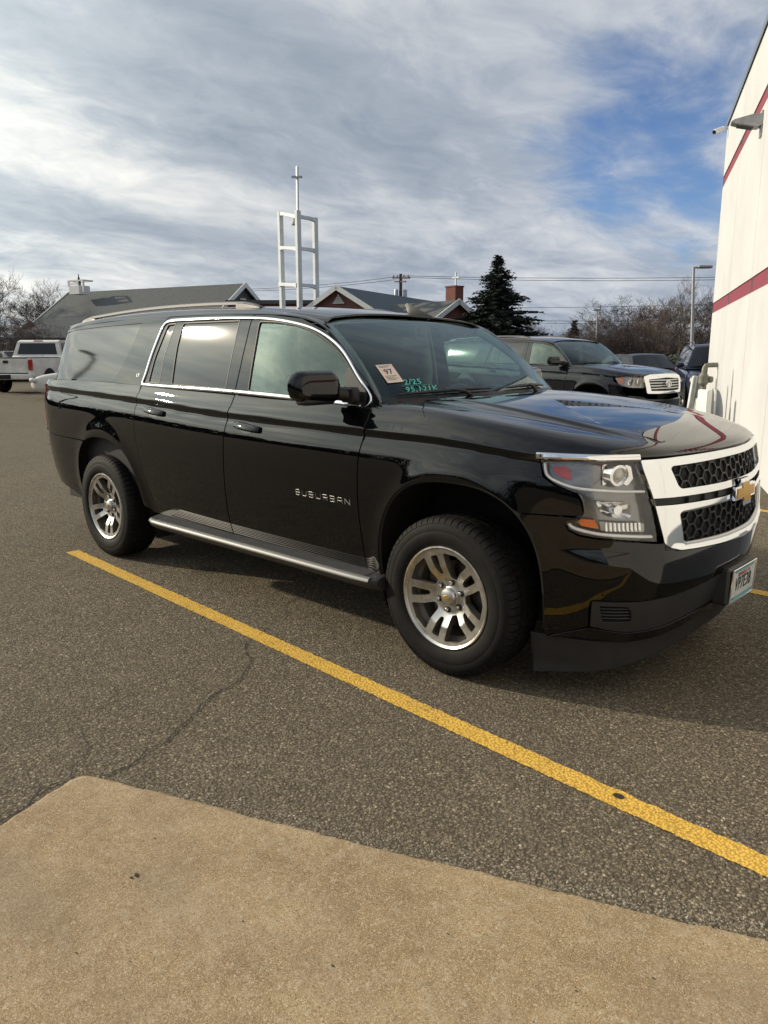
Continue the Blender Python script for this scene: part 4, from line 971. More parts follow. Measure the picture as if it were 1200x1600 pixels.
    # ---- door handles
    def handle(m, sd, x0, x1, z0, z1):
        f = B(sd); c = ((x0+x1)/2, (z0+z1)/2)
        path = np.array([(x0+(x1-x0)*t, z0+(z1-z0)*t) for t in np.linspace(0, 1, 24)]); ws_ = [.026+.018*math.sin(math.pi*min(1, max(0, t*.9+.05)))**.6 for t in np.linspace(0, 1, 24)]
        hp = [(-.5, .55), (-.5, .75), (-.4, .95), (-.2, 1.03), (.1, 1.0), (.35, .85), (.5, .62), (.48, .45), (.0, .35), (-.45, .45)]
        V = []; n = len(path)
        for i, (a, b) in enumerate(path):
            t = i/(n-1); lift = .040*min(1, (math.sin(math.pi*(t*.96+.02)))**.35+.0)
            for u, h in hp: V.append(f(a, b+u*ws_[i], lift*h))
        k = len(hp); F = [(i*k+j, i*k+(j+1) % k, (i+1)*k+(j+1) % k, (i+1)*k+j) for i in range(n-1) for j in range(k)]+[tuple(range(k))[::-1], tuple(range((n-1)*k, n*k))]
        if sd < 0: F = [x[::-1] for x in F]
        m.add(V, F)
    for lst, (x0, x1, z0, z1) in ((fdo, (-1.578, -1.335, 1.128, 1.108)), (rdo, (-2.59, -2.352, 1.168, 1.148))):
        for o, sd in zip(lst, (-1, 1)):
            m = M(); handle(m, sd, x0, x1, z0, z1); m.build('handle', P, o, 40)
            m = M(); cx_, cz_ = (x0+x1)/2, (z0+z1)/2-.004
            region(m, B(sd, .0015), [(cx_+.078*math.cos(t), cz_-.006+.030*math.sin(t)) for t in np.linspace(0, 2*math.pi, 40)[:-1]], step=.02, thick=.001, flip=sd > 0); m.build('handle_recess', MT['gloss'], o)
    # ---- door mirrors
    for o, sd in zip(fdo, (-1, 1)):
        m = M(); n = 28; rings = []
        # housing: sections across the car, from inboard to outboard
        for t in np.linspace(0, 1, 18):
            y = .985+.270*t; e = (1-max(0, (t-.72)/.28)**2.4)**.5; e2 = 1-.55*max(0, (.18-t)/.18)**1.5
            hx = .066*e*e2; hz = (.082-.006*t)*max(.12, e)**.75*e2; cx_ = -.725-.055*t-.01*(1-e); cz_ = 1.368+.006*t
            ring = []
            for k in range(n):
                a = 2*math.pi*k/n; c, s_ = math.cos(a), math.sin(a); px_ = math.copysign(abs(c)**.75, c)*hx; pz_ = math.copysign(abs(s_)**.55, s_)*hz
                if px_ < 0: px_ *= .55
                ring.append((cx_+px_-.25*pz_*(px_ > 0)*.5, sd*y, cz_+pz_))
            rings.append(ring)
        V = [p for r in rings for p in r]; F = [(i*n+k, i*n+(k+1) % n, (i+1)*n+(k+1) % n, (i+1)*n+k) for i in range(17) for k in range(n)]+[tuple(range(n))[::-1], tuple(range(17*n, 18*n))]
        if sd > 0: F = [x[::-1] for x in F]
        m.add(V, F); mi = m.build('door_mirror', P, o, 50); mi.location = (-.15 if sd > 0 else 0, 0, -.02 if sd > 0 else 0)
        m = M()                                           # arm and black lower cup
        m.tube([(-.66, sd*.92, 1.325), (-.70, sd*.99, 1.332), (-.735, sd*1.04, 1.330)], [.040, .034, .036], 12); m.box((-.745, sd*1.11, 1.297), (.095, .21, .035), bev=.015); m.box((-.665, sd*.945, 1.325), (.11, .05, .08), bev=.012); m.build('mirror_arm', MT['plastic_d'], mi, 40)
        m = M(); m.box((-.785, sd*1.13, 1.37), (.006, .19, .13), bev=.003); m.build('mirror_glass', MT['chrome'], mi)
    # ---- sills and running boards
    both('rocker', P, lambda m, sd: region(m, B(sd), [(-2.606, .424), (-.425, .414), (-.425, .34), (-2.60, .34)], step=.04, flip=sd > 0))
    for sd in (-1, 1):
        sec = [(.90, .432), (1.02, .421), (1.050, .417), (1.066, .408), (1.070, .394), (1.060, .372), (1.030, .352), (.99, .345), (.90, .352)]
        m = M(); xs = [-2.615, -2.60, -2.56, -2.50, -2.40, -.55, -.46, -.405, -.388]; k = len(sec); sc = [.30, .60, .86, .97, 1, 1, .96, .90, .80]
        V = [(x, sd*(.90+(y-.90)*s_), .39+(z-.39)*(.9+.1*s_)) for x, s_ in zip(xs, sc) for y, z in sec]
        F = [(i*k+j, i*k+(j+1) % k, (i+1)*k+(j+1) % k, (i+1)*k+j) for i in range(len(xs)-1) for j in range(k)]+[tuple(range(k))[::-1], tuple(range((len(xs)-1)*k, len(xs)*k))]
        m.add(V, F if sd > 0 else [x[::-1] for x in F]); rbd = m.build('running_board', MT['plastic'], root, 35)
        m = M()
        for yy in (.968, .983, .998, 1.013, 1.028, 1.042): m.beam((-2.46, sd*yy, .4335-(yy-.90)*.092), (-.47, sd*yy, .4335-(yy-.90)*.092), .008, .007)
        m.build('grip_rib', MT['board_top'], rbd, 0)
        m = M(); tr = []
        for x, s_ in zip([-2.60, -2.56, -2.50, -2.40, -1.5, -.60, -.50, -.43], [.62, .88, .98, 1, 1, 1, .99, .97]): tr.append([(x, sd*(.90+(y-.90)*s_+.0015), z+.001) for y, z in [(1.046, .4195), (1.056, .4165), (1.063, .412), (1.0685, .404), (1.070, .397)]])
        m.grid(tr); m.f = [x[::-1] for x in m.f] if sd < 0 else m.f; m.build('bright_edge', MT['board_edge'], rbd, 60)
    # ---- front bumper
    s1 = float(RB.s1); ye = lambda s: float(-np.interp(s, RB.S, RB.Y))
    bp = [(.400, .855), (.504, .858), (.662, .857), (.648, .846), (.592, .827), (.607, .800), (.652, .779), (.72, .770), (.80, .764), (.90, .756), (1.0, .745)]
    grz = [(-.61, .742), (-.585, .720), (-.547, .704), (-.45, .697), (-.36, .692), (-.037, .676)]
    fr_s = [(float(RB.s_of_y(y)), z) for y, z in grz]
    low = [(s1-.001, .545), (1.45, .530), (1.30, .518), (1.13, .508), (.93, .505), (.74, .508), (.716, .500), (.710, .470), (.712, .375), (.60, .330), (.52, .305), (.513, .31)]
    bpoly = bp+fr_s+[(s1-.001, .676)]+low+[p for p in A_F if p[0] > .2 and .33 < p[1] < .85][::1]
    both('front_bumper', P, lambda m, sd: region(m, B(sd), bpoly, step=.02, flip=sd > 0, thick=.02))
    both('bumper_strip', P, lambda m, sd: region(m, B(sd, .004), [(.712, .366), (.9, .345), (1.1, .350), (1.35, .375), (s1-.001, .395), (s1-.001, .350), (1.35, .330), (1.1, .305), (.9, .300), (.7, .315), (.52, .297)], step=.03, flip=sd > 0, thick=.02))
    both('lower_grille', MT['plastic'], lambda m, sd: region(m, B(sd, -.006), [(.722, .495), (.93, .496), (1.13, .499), (1.3, .51), (s1-.001, .54), (s1-.001, .39), (1.3, .362), (1.1, .345), (.9, .345), (.722, .372)], [rounded([(.755, .478), (.88, .474), (.90, .45), (.91, .40), (.775, .398)], .012)], step=.03, flip=sd > 0, thick=.03))
    def fog(m, sd):
        for k in range(5):
            z = .412+.0155*k; m.grid([[tuple(body(s, z+dz, sd, -.012-d)) for dz, d in ((0, .0), (.004, .0), (.009, .016))] for s in np.linspace(.757, .905, 10)])
        region(m, B(sd, -.035), [(.75, .48), (.91, .48), (.92, .395), (.75, .395)], step=.05, flip=sd > 0, thick=0)
    both('fog_pocket', MT['plastic_d'], fog)
    both('air_dam', MT['plastic'], lambda m, sd: region(m, B(sd, -.010), [(.436, .298), (.60, .296), (.9, .293), (1.1, .298), (1.35, .325), (s1-.001, .345), (s1-.001, .24), (1.4, .225), (1.15, .200), (1.0, .185), (.8, .150), (.60, .118), (.45, .10), (.437, .20)], step=.03, flip=sd > 0, thick=.012))
    both('arch_liner_lip', MT['plastic_d'], lambda m, sd: strip(m, B(sd, -.012), np.array(A_F), .022, .006, flip=sd > 0))
    # ---- grille
    GY = [.721, .690, .680, .670, .660, .635, .612, .590, .547, .45, .36, .20, 0]
    if main:
        F_ = lambda off=0.0: (lambda y, z, o=0.0: front(y, z, off+o))
        tl_ = [(-.736, 1.100), (-.55, 1.104), (-.3, 1.104), (0, 1.102)]; bl_ = [(-.037, .688), (-.36, .704), (-.45, .708), (-.555, .714), (-.605, .728), (-.640, .75), (-.665, .83), (-.688, .915), (-.696, .95), (-.708, .99), (-.729, 1.06)]
        left = tl_[:-1]+[]; outer = tl_[:-1]+[(0, 1.102)]+[(-x, z) for x, z in tl_[:-1][::-1]]+[(-x, z) for x, z in bl_[1:][::-1]]+[(0, .687)]+bl_[1:]
        sym = lambda h: h+[(-x, z) for x, z in h[::-1]]
        up = rounded(sym([(-.250, 1.072), (-.585, 1.070), (-.600, 1.060), (-.565, .985), (-.545, .972), (-.20, .965)]), .012)
        lo_ = rounded(sym([(-.25, .882), (-.545, .880), (-.565, .868), (-.535, .745), (-.515, .728), (-.36, .722), (-.15, .715)]), .012)
        slot = rounded(sym([(-.20, .934), (-.700, .944), (-.690, .912), (-.20, .900)]), .004)
        m = M(); region(m, F_(.022), rounded(outer, .008), [up, lo_, slot], step=.025, bstep=.012, thick=.055); gr = m.build('grille_frame', MT['chrome'], root)
        for op in (up, lo_): m = M(); honeycomb(m, F_(-.004), op); m.build('grille_mesh', MT['plastic'], gr, 0)
        m = M(); strip(m, F_(.010), resample(offset_poly(lo_, -.002), .02), .020, .008, closed=True); m.build('grille_surround', MT['satin'], gr, 40)
        m = M(); region(m, F_(-.05), outer, step=.06, thick=0); region(m, F_(.006), slot, step=.03, thick=0)
        for yy in (-.50, -.38, -.26, .26, .38, .50): m.box(tuple(front(yy, .918, .014)), (.012, .008, .03))
        m.build('grille_backing', MT['seal'], gr, 0)
        # gold badge with a bright border
        bw = [(-.135, -.030), (-.052, -.030), (-.044, -.062), (.062, -.062), (.054, -.030), (.122, -.030), (.135, .030), (.052, .030), (.044, .062), (-.062, .062), (-.054, .030), (-.122, .030)]
        cz_ = .902; bx = lambda off: (lambda y, z: tuple(front(0, cz_+z, off)+np.array([-.10*(abs(y))**2*2.5, y, 0])))
        m = M(); m.prism(bw, bx(.030), bx(.044)); em = m.build('emblem', MT['chrome'], gr, 0)
        m = M(); m.prism([(a*.84, b*.70) for a, b in bw], bx(.04), bx(.0475)); m.build('emblem_inlay', MT['gold'], em, 0)
        # licence plate and its black bracket
        m = M(); m.box((.975, .018, .462), (.080, .34, .18), bev=.012); br = m.build('plate_bracket', MT['plastic'], root)
        rot = Matrix.Rotation(R(3), 3, 'Y'); m = M(); m.box((1.020, .018, .462), (.004, .305, .153), rot, bev=.002); pl = m.build('licence_plate', MT['plate'], br, 0)
        m = M()
        pf = lambda a, b, h: tuple(Vector((1.020, .018, .462))+rot @ Vector((.0022+h, a, b)))
        text_mesh(m, 'VP7E3B', pf, .066, 1.12, .0018, .004, narrow=.66); text_mesh(m, 'JAN', lambda a, b, h: pf(a-.115, b-.063, h), .010, 1, .001); m.build('plate_number', MT['ink'], pl, 0)
        m = M(); text_mesh(m, 'ARIZONA' if 0 else 'MINNESOTA', lambda a, b, h: pf(a, b+.048, h), .019, 1.1, .001, .005); m.build('plate_heading', MT['maroon'], pl, 0)
        m = M(); m.grid([[pf(a, b, .0006) for b in (-.072, -.056)] for a in (-.148, .148)]); m.grid([[pf(a, b, .0006) for b in (.062, .073)] for a in (-.12, .12)]); m.build('plate_band', MT['teal'], pl, 0)
        m = M()
        for a, b, c, d in ((-.156, .080, .156, .080), (-.156, -.080, .156, -.080), (-.156, -.08, -.156, .08), (.156, -.08, .156, .08)): m.bar(pf(a, b, .001), pf(c, d, .001), .0045, 8)
        m.build('plate_frame', MT['chrome'], br)
        # SUBURBAN lettering on the front door, small LT on the rear pillar
        m = M(); c0, c1 = np.array([-.822, .772]), 0
        c_ = .16                                       # square-cut metal capitals
        GL = {'S': [[(1, 1-c_), (1-c_, 1), (c_, 1), (0, 1-c_), (0, .5), (1, .5), (1, c_), (1-c_, 0), (c_, 0), (0, c_)]], 'U': [[(0, 1), (0, c_), (c_, 0), (1-c_, 0), (1, c_), (1, 1)]], 'B': [[(0, 0), (0, 1), (1-c_, 1), (1, 1-c_), (1, .62), (.88, .5), (1, .38), (1, c_), (1-c_, 0), (0, 0)], [(0, .5), (.88, .5)]],
              'R': [[(0, 0), (0, 1), (1-c_, 1), (1, 1-c_), (1, .58), (1-c_, .46), (0, .46)], [(.5, .46), (1, 0)]], 'A': [[(0, 0), (0, 1-c_), (c_, 1), (1-c_, 1), (1, 1-c_), (1, 0)], [(0, .42), (1, .42)]], 'N': [[(0, 0), (0, 1), (1, 0), (1, 1)]]}
        for k_, ch_ in enumerate('SUBURBAN'):
            for st_ in GL[ch_]:
                pth = resample([(-1.034+k_*.0558+a*.036, .770+b*.0285-.0006*k_) for a, b in st_], .004, False)
                strip(m, lambda s, z: body(s, z, -1), pth, .0050, .0030, prof=[(-.5, -.3), (-.5, .8), (-.3, 1), (.3, 1), (.5, .8), (.5, -.3)]); m.build('lettering', MT['badge'], fdo[0], 0)
        m = M(); text_mesh(m, 'LT', lambda a, b, h: tuple(green(-2.79+a, 1.385+b, -1, h)), .020, 1.0, .002, .012, narrow=1.3); m.build('trim_badge', MT['chrome'], root, 0)
    else:
        F_ = lambda off=0.0: (lambda y, z, o=0.0: front(y, z, off+o))
        outer = rounded([(-.56, .80), (-.62, 1.10), (-.45, 1.135), (0, 1.145), (.45, 1.135), (.62, 1.10), (.56, .80), (0, .785)], .03)
        hole = rounded([(-.47, .845), (-.515, 1.05), (0, 1.075), (.515, 1.05), (.47, .845), (0, .835)], .03)
        m = M(); region(m, F_(.035), outer, [hole], step=.03, thick=.06); gr = m.build('grille_frame', MT['chrome'], root)
        m = M()
        for k in range(4):
            z = .875+.048*k; m.grid([[tuple(front(y, z+dz, .012+o)) for dz, o in ((0, -.02), (0, .012), (.022, .010), (.026, -.02))] for y in np.linspace(-.49, .49, 30)])
        m.build('grille_bar', MT['satin'], gr); m = M(); region(m, F_(-.04), outer, step=.06, thick=0); m.build('grille_backing', MT['seal'], gr, 0)
        m = M()                                           # emblem of three ovals
        def oval(cy, cz_, a, b, r): m.tube([tuple(front(0, cz_+b*math.sin(t), .055)+np.array([0, cy+a*math.cos(t), 0])) for t in np.linspace(0, 2*math.pi, 33)], r, 8)
        oval(0, .965, .085, .056, .008); oval(0, .985, .052, .030, .007); oval(0, .965, .026, .053, .007); m.build('emblem', MT['chrome'], gr)
        m = M(); region(m, lambda y, z: front(y, z, .02), [(-.93, .76), (.93, .76), (.93, .46), (-.93, .46)], step=.06, thick=.02)
    # ---- headlamps
    if main:
        for sd in (-1, 1):
            f = B(sd); fl = sd > 0
            m = M(); region(m, B(sd, -.055), offset_poly(HEAD, .004), step=.04, thick=0, flip=fl)
            for h_ in (resample(HEAD, .02),):
                A = body(h_[:, 0], h_[:, 1], sd, -.001); C = body(h_[:, 0], h_[:, 1], sd, -.056); n = len(h_); m.add(list(A)+list(C), [(i, (i+1) % n, n+(i+1) % n, n+i) for i in range(n)])
            hl = m.build('headlight', MT['lampdark'], root)
            m = M(); region(m, B(sd, .004), HEAD, step=.03, thick=.008, flip=fl); m.build('lens', MT['lens'], hl)
            m = M()                                       # light bars: upper and lower bright lines
            strip(m, B(sd, -.016), smoothline([(.487, 1.080), (.502, 1.030), (.552, 1.002), (.62, .982), (.70, .974), (.80, .970), (.935, .967)], .02), .013, .012, flip=fl)
            strip(m, B(sd, -.016), smoothline([(.604, .846), (.613, .822), (.66, .803), (.74, .790), (.84, .783), (.975, .776)], .02), .014, .012, flip=fl)
            m.build('light_bar', MT['white_bar'], hl, 40)
            m = M(); region(m, B(sd, -.018), rounded([(.520, 1.066), (.592, 1.066), (.612, 1.012), (.560, 1.024), (.530, 1.044)], .008), step=.02, thick=.02, flip=fl); m.build('side_marker', MT['red'], hl)
            m = M(); region(m, B(sd, -.018), rounded([(.640, .850), (.715, .848), (.735, .812), (.66, .822)], .006), step=.02, thick=.02, flip=fl); m.build('turn_signal', MT['amber'], hl)
            # projector
            c = body(.815, 1.035, sd, -.016); dx, dy = RB.at(.9)[2:]; d = Vector((float(dx)*.75+.3, -sd*float(dy)*.75, -.04)).normalized(); qz = d.to_track_quat('Z', 'Y').to_matrix()
            m = M(); mm = M(); mm.lathe([(.028, 0), (.034, .006), (.045, .004), (.050, -.010), (.058, -.03)], 32, 'z'); m.add([tuple(Vector(c)+qz @ Vector(v)) for v in mm.v], mm.f); m.build('projector_ring', MT['reflector'], hl)
            m = M(); mm = M(); mm.lathe([(0, .012), (.012, .011), (.022, .006), (.029, -.003)], 28, 'z'); m.add([tuple(Vector(c)+qz @ Vector(v)) for v in mm.v], mm.f); m.build('projector_lens', MT['lamp_glass'], hl)
            m = M(); region(m, B(sd, -.034), rounded([(.74, 1.075), (.775, 1.080), (.765, 1.0), (.745, .99)], .006), step=.03, thick=.005, flip=fl); region(m, B(sd, -.024), rounded([(.850, 1.078), (.880, 1.070), (.888, 1.02), (.858, .992), (.838, 1.0), (.868, 1.03)], .006), step=.02, thick=.015, flip=fl); m.build('reflector_fin', MT['reflector'], hl)
            # lower lamp bowl
            m = M(); bw_ = rounded([(.715, .930), (.87, .926), (.875, .862), (.84, .852), (.76, .868), (.735, .885)], .012); nrow = []
            for k, (sc, dp) in enumerate(((1, -.018), (.82, -.030), (.55, -.044), (.2, -.050))):
                cc = bw_.mean(0); q_ = cc+(resample(bw_, .012)-cc)*sc; nrow.append([tuple(v) for v in body(q_[:, 0], q_[:, 1], sd, dp)])
            V = [v for r in nrow for v in r]; n = len(nrow[0]); F = [(i*n+k, i*n+(k+1) % n, (i+1)*n+(k+1) % n, (i+1)*n+k) for i in range(3) for k in range(n)]+[tuple(range(3*n, 4*n))]; m.add(V, F)
            m.build('high_beam', MT['reflector'], hl, 50)
            m = M(); cb = Vector(body(.80, .895, sd, -.030)); m.bar(cb, cb+d*.026, .024, 20, .020); m.build('bulb_shield', MT['reflector'], hl)
            m = M()
            for k in range(9):
                s_ = .765+.019*k; a = body(s_, .838, sd, -.022); b = body(s_+.004, .802, sd, -.022); m.bar(tuple(a), tuple(b), .0055, 6)
            m.build('ribbed_lamp', MT['reflector'], hl)
            m = M(); region(m, B(sd, -.028), rounded([(.735, .842), (.945, .832), (.948, .796), (.745, .802)], .006), step=.03, thick=.004, flip=fl); m.build('lamp_tray', MT['lamp_tray'], hl)
            m = M(); tp = np.array([(s, 1.108+.004*sstep(.8, .5, s)) for s in np.linspace(.458, .912, 40)]); strip(m, B(sd, .006), tp, .026, .012, flip=fl); m.build('brow_chrome', MT['chrome'], root)
    else:
        HL2 = rounded([(.50, 1.085), (.56, 1.115), (.75, 1.12), (1.06, 1.10), (1.075, .90), (.80, .905), (.60, .945)], .03)
        for sd in (-1, 1):
            fl = sd > 0; m = M(); region(m, B(sd, -.03), HL2, step=.04, thick=0, flip=fl); hl = m.build('headlight', MT['lamp_tray'], root)
            m = M(); region(m, B(sd, .010), HL2, step=.03, thick=.012, flip=fl); m.build('lens', MT['lens'], hl)
            m = M(); region(m, B(sd, -.010), rounded([(.53, 1.07), (.66, 1.095), (.68, .96), (.60, .98)], .02), step=.03, thick=.01, flip=fl); m.build('turn_signal', MT['amber2'], hl)
            for s_ in (.80, .95):
                m = M(); c = Vector(body(s_, 1.01, sd, -.02)); m.bar(c, c+Vector((.02, 0, 0)), .055, 20, .065); m.build('reflector_bowl', MT['reflector'], hl)
    # ---- wipers, cowl
    m = M(); m.grid([[tuple(wind(u, v)+np.array([.0, 0, .004 if v > -.05 else -.03])) for v in (-.14, -.04, .03)] for u in np.linspace(-.97, .97, 30)]); m.build('cowl_panel', MT['plastic_d'], root)
    def wiper(u0, v0, u1, v1, pv):
        m = M(); a, b = wind(u0, v0, .02), wind(u1, v1, .02); n = 14
        m.tube([tuple(wind(u0+(u1-u0)*t, v0+(v1-v0)*t, .018+.006*math.sin(math.pi*t))) for t in np.linspace(0, 1, n)], [.005+.006*math.sin(math.pi*t) for t in np.linspace(0, 1, n)], 8)
        mid = wind((u0+u1)/2, (v0+v1)/2, .028); p = wind(pv[0], pv[1], .02); m.tube([tuple(p), tuple((np.array(p)+mid)/2+np.array([0, 0, .018])), tuple(mid)], [.013, .010, .007], 8); m.bar(tuple(p+np.array([0, 0, -.02])), tuple(p+np.array([0, 0, .018])), .017, 10)
        m.build('wiper', MT['plastic_d'], root)
    wiper(-.86, .028, -.08, .040, (-.30, -.06)); wiper(.10, .035, .72, .040, (.44, -.06))
    # ---- roof rails and antenna
    for sd in (-1, 1):
        m = M(); xs = np.linspace(-4.10, -1.78, 40); pts = []
        for x in xs:
            t = (x+4.10)/(2.32); h = .024*min(1, (t/.035))**.5*min(1, ((1-t)/.07))**.7; pts.append((float(x), sd*.625, float(roof(x, .625)[2])+h))
        rr = .013
        V = []; n = len(pts)
        for i, p in enumerate(pts):
            for a, b in ((-1.2, -.8), (-1, .5), (-.4, 1), (.4, 1), (1, .5), (1.2, -.8)): V.append((p[0], p[1]+a*rr, p[2]+b*.012))
        F = [(i*6+j, i*6+(j+1) % 6, (i+1)*6+(j+1) % 6, (i+1)*6+j) for i in range(n-1) for j in range(6)]; m.add(V, [x[::-1] for x in F]+[tuple(range(6)), tuple(range((n-1)*6, n*6))[::-1]])
        for x0, x1 in ((-4.12, -3.90), (-2.00, -1.76)):
            q_ = []
            for t in np.linspace(0, 1, 12):
                x = x0+(x1-x0)*t; z = float(roof(x, .625)[2]); hh = .028*(math.sin(math.pi*t)**.6 if x0 < -3 else min(1, (1-t)*1.4)**.8)+.002
                q_.append([(x, sd*.625-.034, z-.012), (x, sd*.625-.028, z+hh*.7), (x, sd*.625, z+hh), (x, sd*.625+.028, z+hh*.7), (x, sd*.625+.034, z-.012)])
            m.grid(q_); m.f[-44:] = [x[::-1] for x in m.f[-44:]]
        m.build('roof_rail', MT['rail'] if main else MT['plastic'], root, 40)
    if main:
        m = M(); q_ = []                                # swept fin, tall at the back
        for t in np.linspace(0, 1, 14):
            x = -1.40+.21*t; hh = .082*(1-t)**1.1*min(1, .72+t*4)+.004; wd = .034*math.sin(math.pi*min(.97, max(.10, .25+.75*t)))**.7; z = float(roof(x, .36)[2])-.004; lean = -.05*(1-t)
            q_.append([(x+lean*b, .36+a*wd, z+hh*b) for a, b in ((-1, 0), (-.6, .16), (-.20, .6), (0, 1), (.20, .6), (.6, .16), (1, 0))])
        m.grid(q_); m.f.append(tuple(range(7))[::-1]); m.mi.append(0); m.build('antenna_fin', MT['plastic_d'], root, 40)
    # ---- cabin
    m = M(); m.box((-1.0, 0, .95), (.0+.75, 1.6, .06)); m.add([tuple(p) for p in [(-.42, -.80, 1.17), (-.42, .80, 1.17), (-.95, .78, 1.21), (-.95, -.78, 1.21), (-1.02, -.78, 1.0), (-1.02, .78, 1.0)]], [(0, 1, 2, 3), (3, 2, 5, 4)])
    m.box((-2.4, 0, .62), (3.6, 1.7, .03)); m.box((-4.1, 0, .95), (.05, 1.6, .7)); m.box((-.92, .40, 1.235), (.16, .34, .06), bev=.03); m.box((-1.0, 0, 1.12), (.12, .34, .30), bev=.03)
    for sd in (-1, 1): m.grid([[tuple(body(s, z, sd, -.075)) for z in (.5, .8, 1.1, float(belt_z(s))-.02)] for s in np.linspace(-4.2, -.6, 20)])
    m.build('dashboard', MT['cabin'], root)
    m = M(); m.grid([[(x, y*.70, float(roof(x, y*.70)[2])-.04) for x in np.linspace(-4.3, -1.3, 12)] for y in np.linspace(-1, 1, 9)]); m.build('headliner', MT['liner'], root)
    for cx_, ys, sc in ((-1.72, (-.38, .38), 1), (-2.72, (-.38, .38), 1), (-3.55, (-.3, .3), .9)):
        for yy in ys:
            m = M(); m.box((cx_+.18, yy, .88), (.52, .50, .16), bev=.06)
            bk = Matrix.Rotation(R(-16), 3, 'Y'); m.box((cx_-.12, yy, 1.17), (.16, .50, .62), bk, bev=.07); m.box((cx_-.22, yy, 1.55), (.10, .27, .18), bk, bev=.045); m.bar((cx_-.19, yy-.06, 1.42), (cx_-.21, yy-.06, 1.50), .008); m.bar((cx_-.19, yy+.06, 1.42), (cx_-.21, yy+.06, 1.50), .008); m.build('seat', MT['cloth'], root, 50)
    m = M(); c = Vector((-1.10, .40, 1.155)); nrm = Vector((-.86, 0, .50)).normalized(); qz = nrm.to_track_quat('Z', 'Y').to_matrix()
    m.tube([tuple(c+qz @ Vector((.19*math.cos(t), .19*math.sin(t), 0))) for t in np.linspace(0, 2*math.pi, 41)], .016, 8); m.bar(tuple(c+qz @ Vector((0, 0, -.02))), tuple(c+qz @ Vector((0, 0, .03))), .06, 16)
    for a in (0, math.pi, -math.pi/2): m.bar(tuple(c), tuple(c+qz @ Vector((.18*math.cos(a), .18*math.sin(a), 0))), .014)
    m.build('steering_wheel', MT['cabin'], root)
    m = M(); mc = wind(0, .80, -.06); m.box(tuple(mc+np.array([-.06, 0, -.02])), (.03, .24, .065), bev=.014); m.bar(tuple(mc+np.array([-.05, 0, 0])), tuple(wind(0, .86, -.01)), .010); m.build('rear_view_mirror', MT['cabin'], root)
    for sd in (-1, 1):
        for pts_, r_ in (([tuple(wind(sd*.97, v, -.03)) for v in np.linspace(.02, 1, 12)], .024), ([(-1.62, sd*.78, 1.02), (-1.60, sd*.80, 1.4), (-1.60, sd*.72, 1.74)], .035), ([(-2.42, sd*.80, 1.02), (-2.41, sd*.80, 1.4), (-2.40, sd*.70, 1.74)], .03)):
            m = M(); m.tube(pts_, r_, 8); m.build('pillar_lining', MT['liner'], root, 50)
    return fdo, ws

MT['rail'] = mat('brushed_grey_rail', (.075, .075, .08), .5, .0)
MT['white_bar'] = mat('white_light_bar', (.80, .80, .78), .25, .2, coat=.5)
MT['lamp_glass'] = mat('projector_glass', (.50, .48, .42), .05, .2, coat=1.0)
MT['lamp_tray'] = mat('grey_lamp_tray', (.33, .33, .32), .3, .6)
MT['amber2'] = mat('dull_amber_lens', (.40, .14, .06), .3, coat=1.0)
MT['badge'] = mat('grey_metal_badge', (.34, .34, .34), .42, .9)
MT['ink'] = mat('black_plate_ink', (.02, .02, .03), .5)
MT['teal'] = mat('teal_print', (.16, .42, .46), .5)
MT['maroon'] = mat('maroon_print', (.35, .06, .08), .5)
MT['plate'] = vary('licence_plate_face', (.62, .63, .60), .10, 30, .4)
MT['marker'] = mat('green_window_marker', (.10, .46, .40), .7)
MT['card'] = mat('pale_pink_paper', (.68, .56, .47), .85)

suv = thing('large_suv', 'long black SUV with a gold badge on its honeycomb grille, beside the yellow line', 'suv')
_fd, _ws = big_vehicle(suv, True)
w0 = make_wheel(suv, (0, -.872, .392), -1, spin=R(38))
copy_wheel(w0, suv, (-3.302, -.872, .392), -1, R(-20)); copy_wheel(w0, suv, (0, .872, .392), 1); copy_wheel(w0, suv, (-3.302, .872, .392), 1)
# sticker and hand-written marks on the windscreen
def onglass(u, v, su, sv, th=.0):
    """local mapping on the glass near (u,v); a across, b up, in metres"""
    P0 = wind(u, v); eu = wind(u+.01, v)-P0; ev = wind(u, v+.01)-P0; eu /= np.linalg.norm(eu); ev = ev-eu*(ev@eu); ev /= np.linalg.norm(ev); n = np.cross(eu, ev)
    c, s_ = math.cos(th), math.sin(th)
    return lambda a, b, h: tuple(P0+eu*(a*c-b*s_)+ev*(a*s_+b*c)+n*(h+.004))
fs = onglass(-.815, .265, 1, 1, R(0))
m = M(); m.grid([[fs(a, b, 0) for b in np.linspace(-.072, .072, 6)] for a in np.linspace(-.052, .052, 5)]); st = m.build('window_sticker', MT['card'], _ws, 0)
m = M(); text_mesh(m, '97', lambda a, b, h: fs(a, b+.012, h), .040, 1, .001, .01)
for k, z in enumerate((.058, .049, -.022, -.032, -.042, -.052)): m.grid([[fs(a, b, .0008) for b in (z, z+.003)] for a in (-.040, .036-.02*(k % 2))])
m.build('sticker_print', MT['ink'], st, 0)
fm = onglass(-.665, .125, 1, 1)
m = M(); text_mesh(m, '2/25', lambda a, b, h: fm(a-.03, b+.032, h), .040, 1.1, .001, .0, .25, narrow=1.1); text_mesh(m, '95,121K', lambda a, b, h: fm(a, b-.024, h), .038, 1.1, .001, .0, .3, narrow=1.1)
m.beam(fm(-.11, .005, .001), fm(.09, .006, .001), .004, .001); m.beam(fm(-.035, .06, .001), fm(.02, -.055, .001), .004, .001); m.build('marker_writing', MT['marker'], _ws, 0)
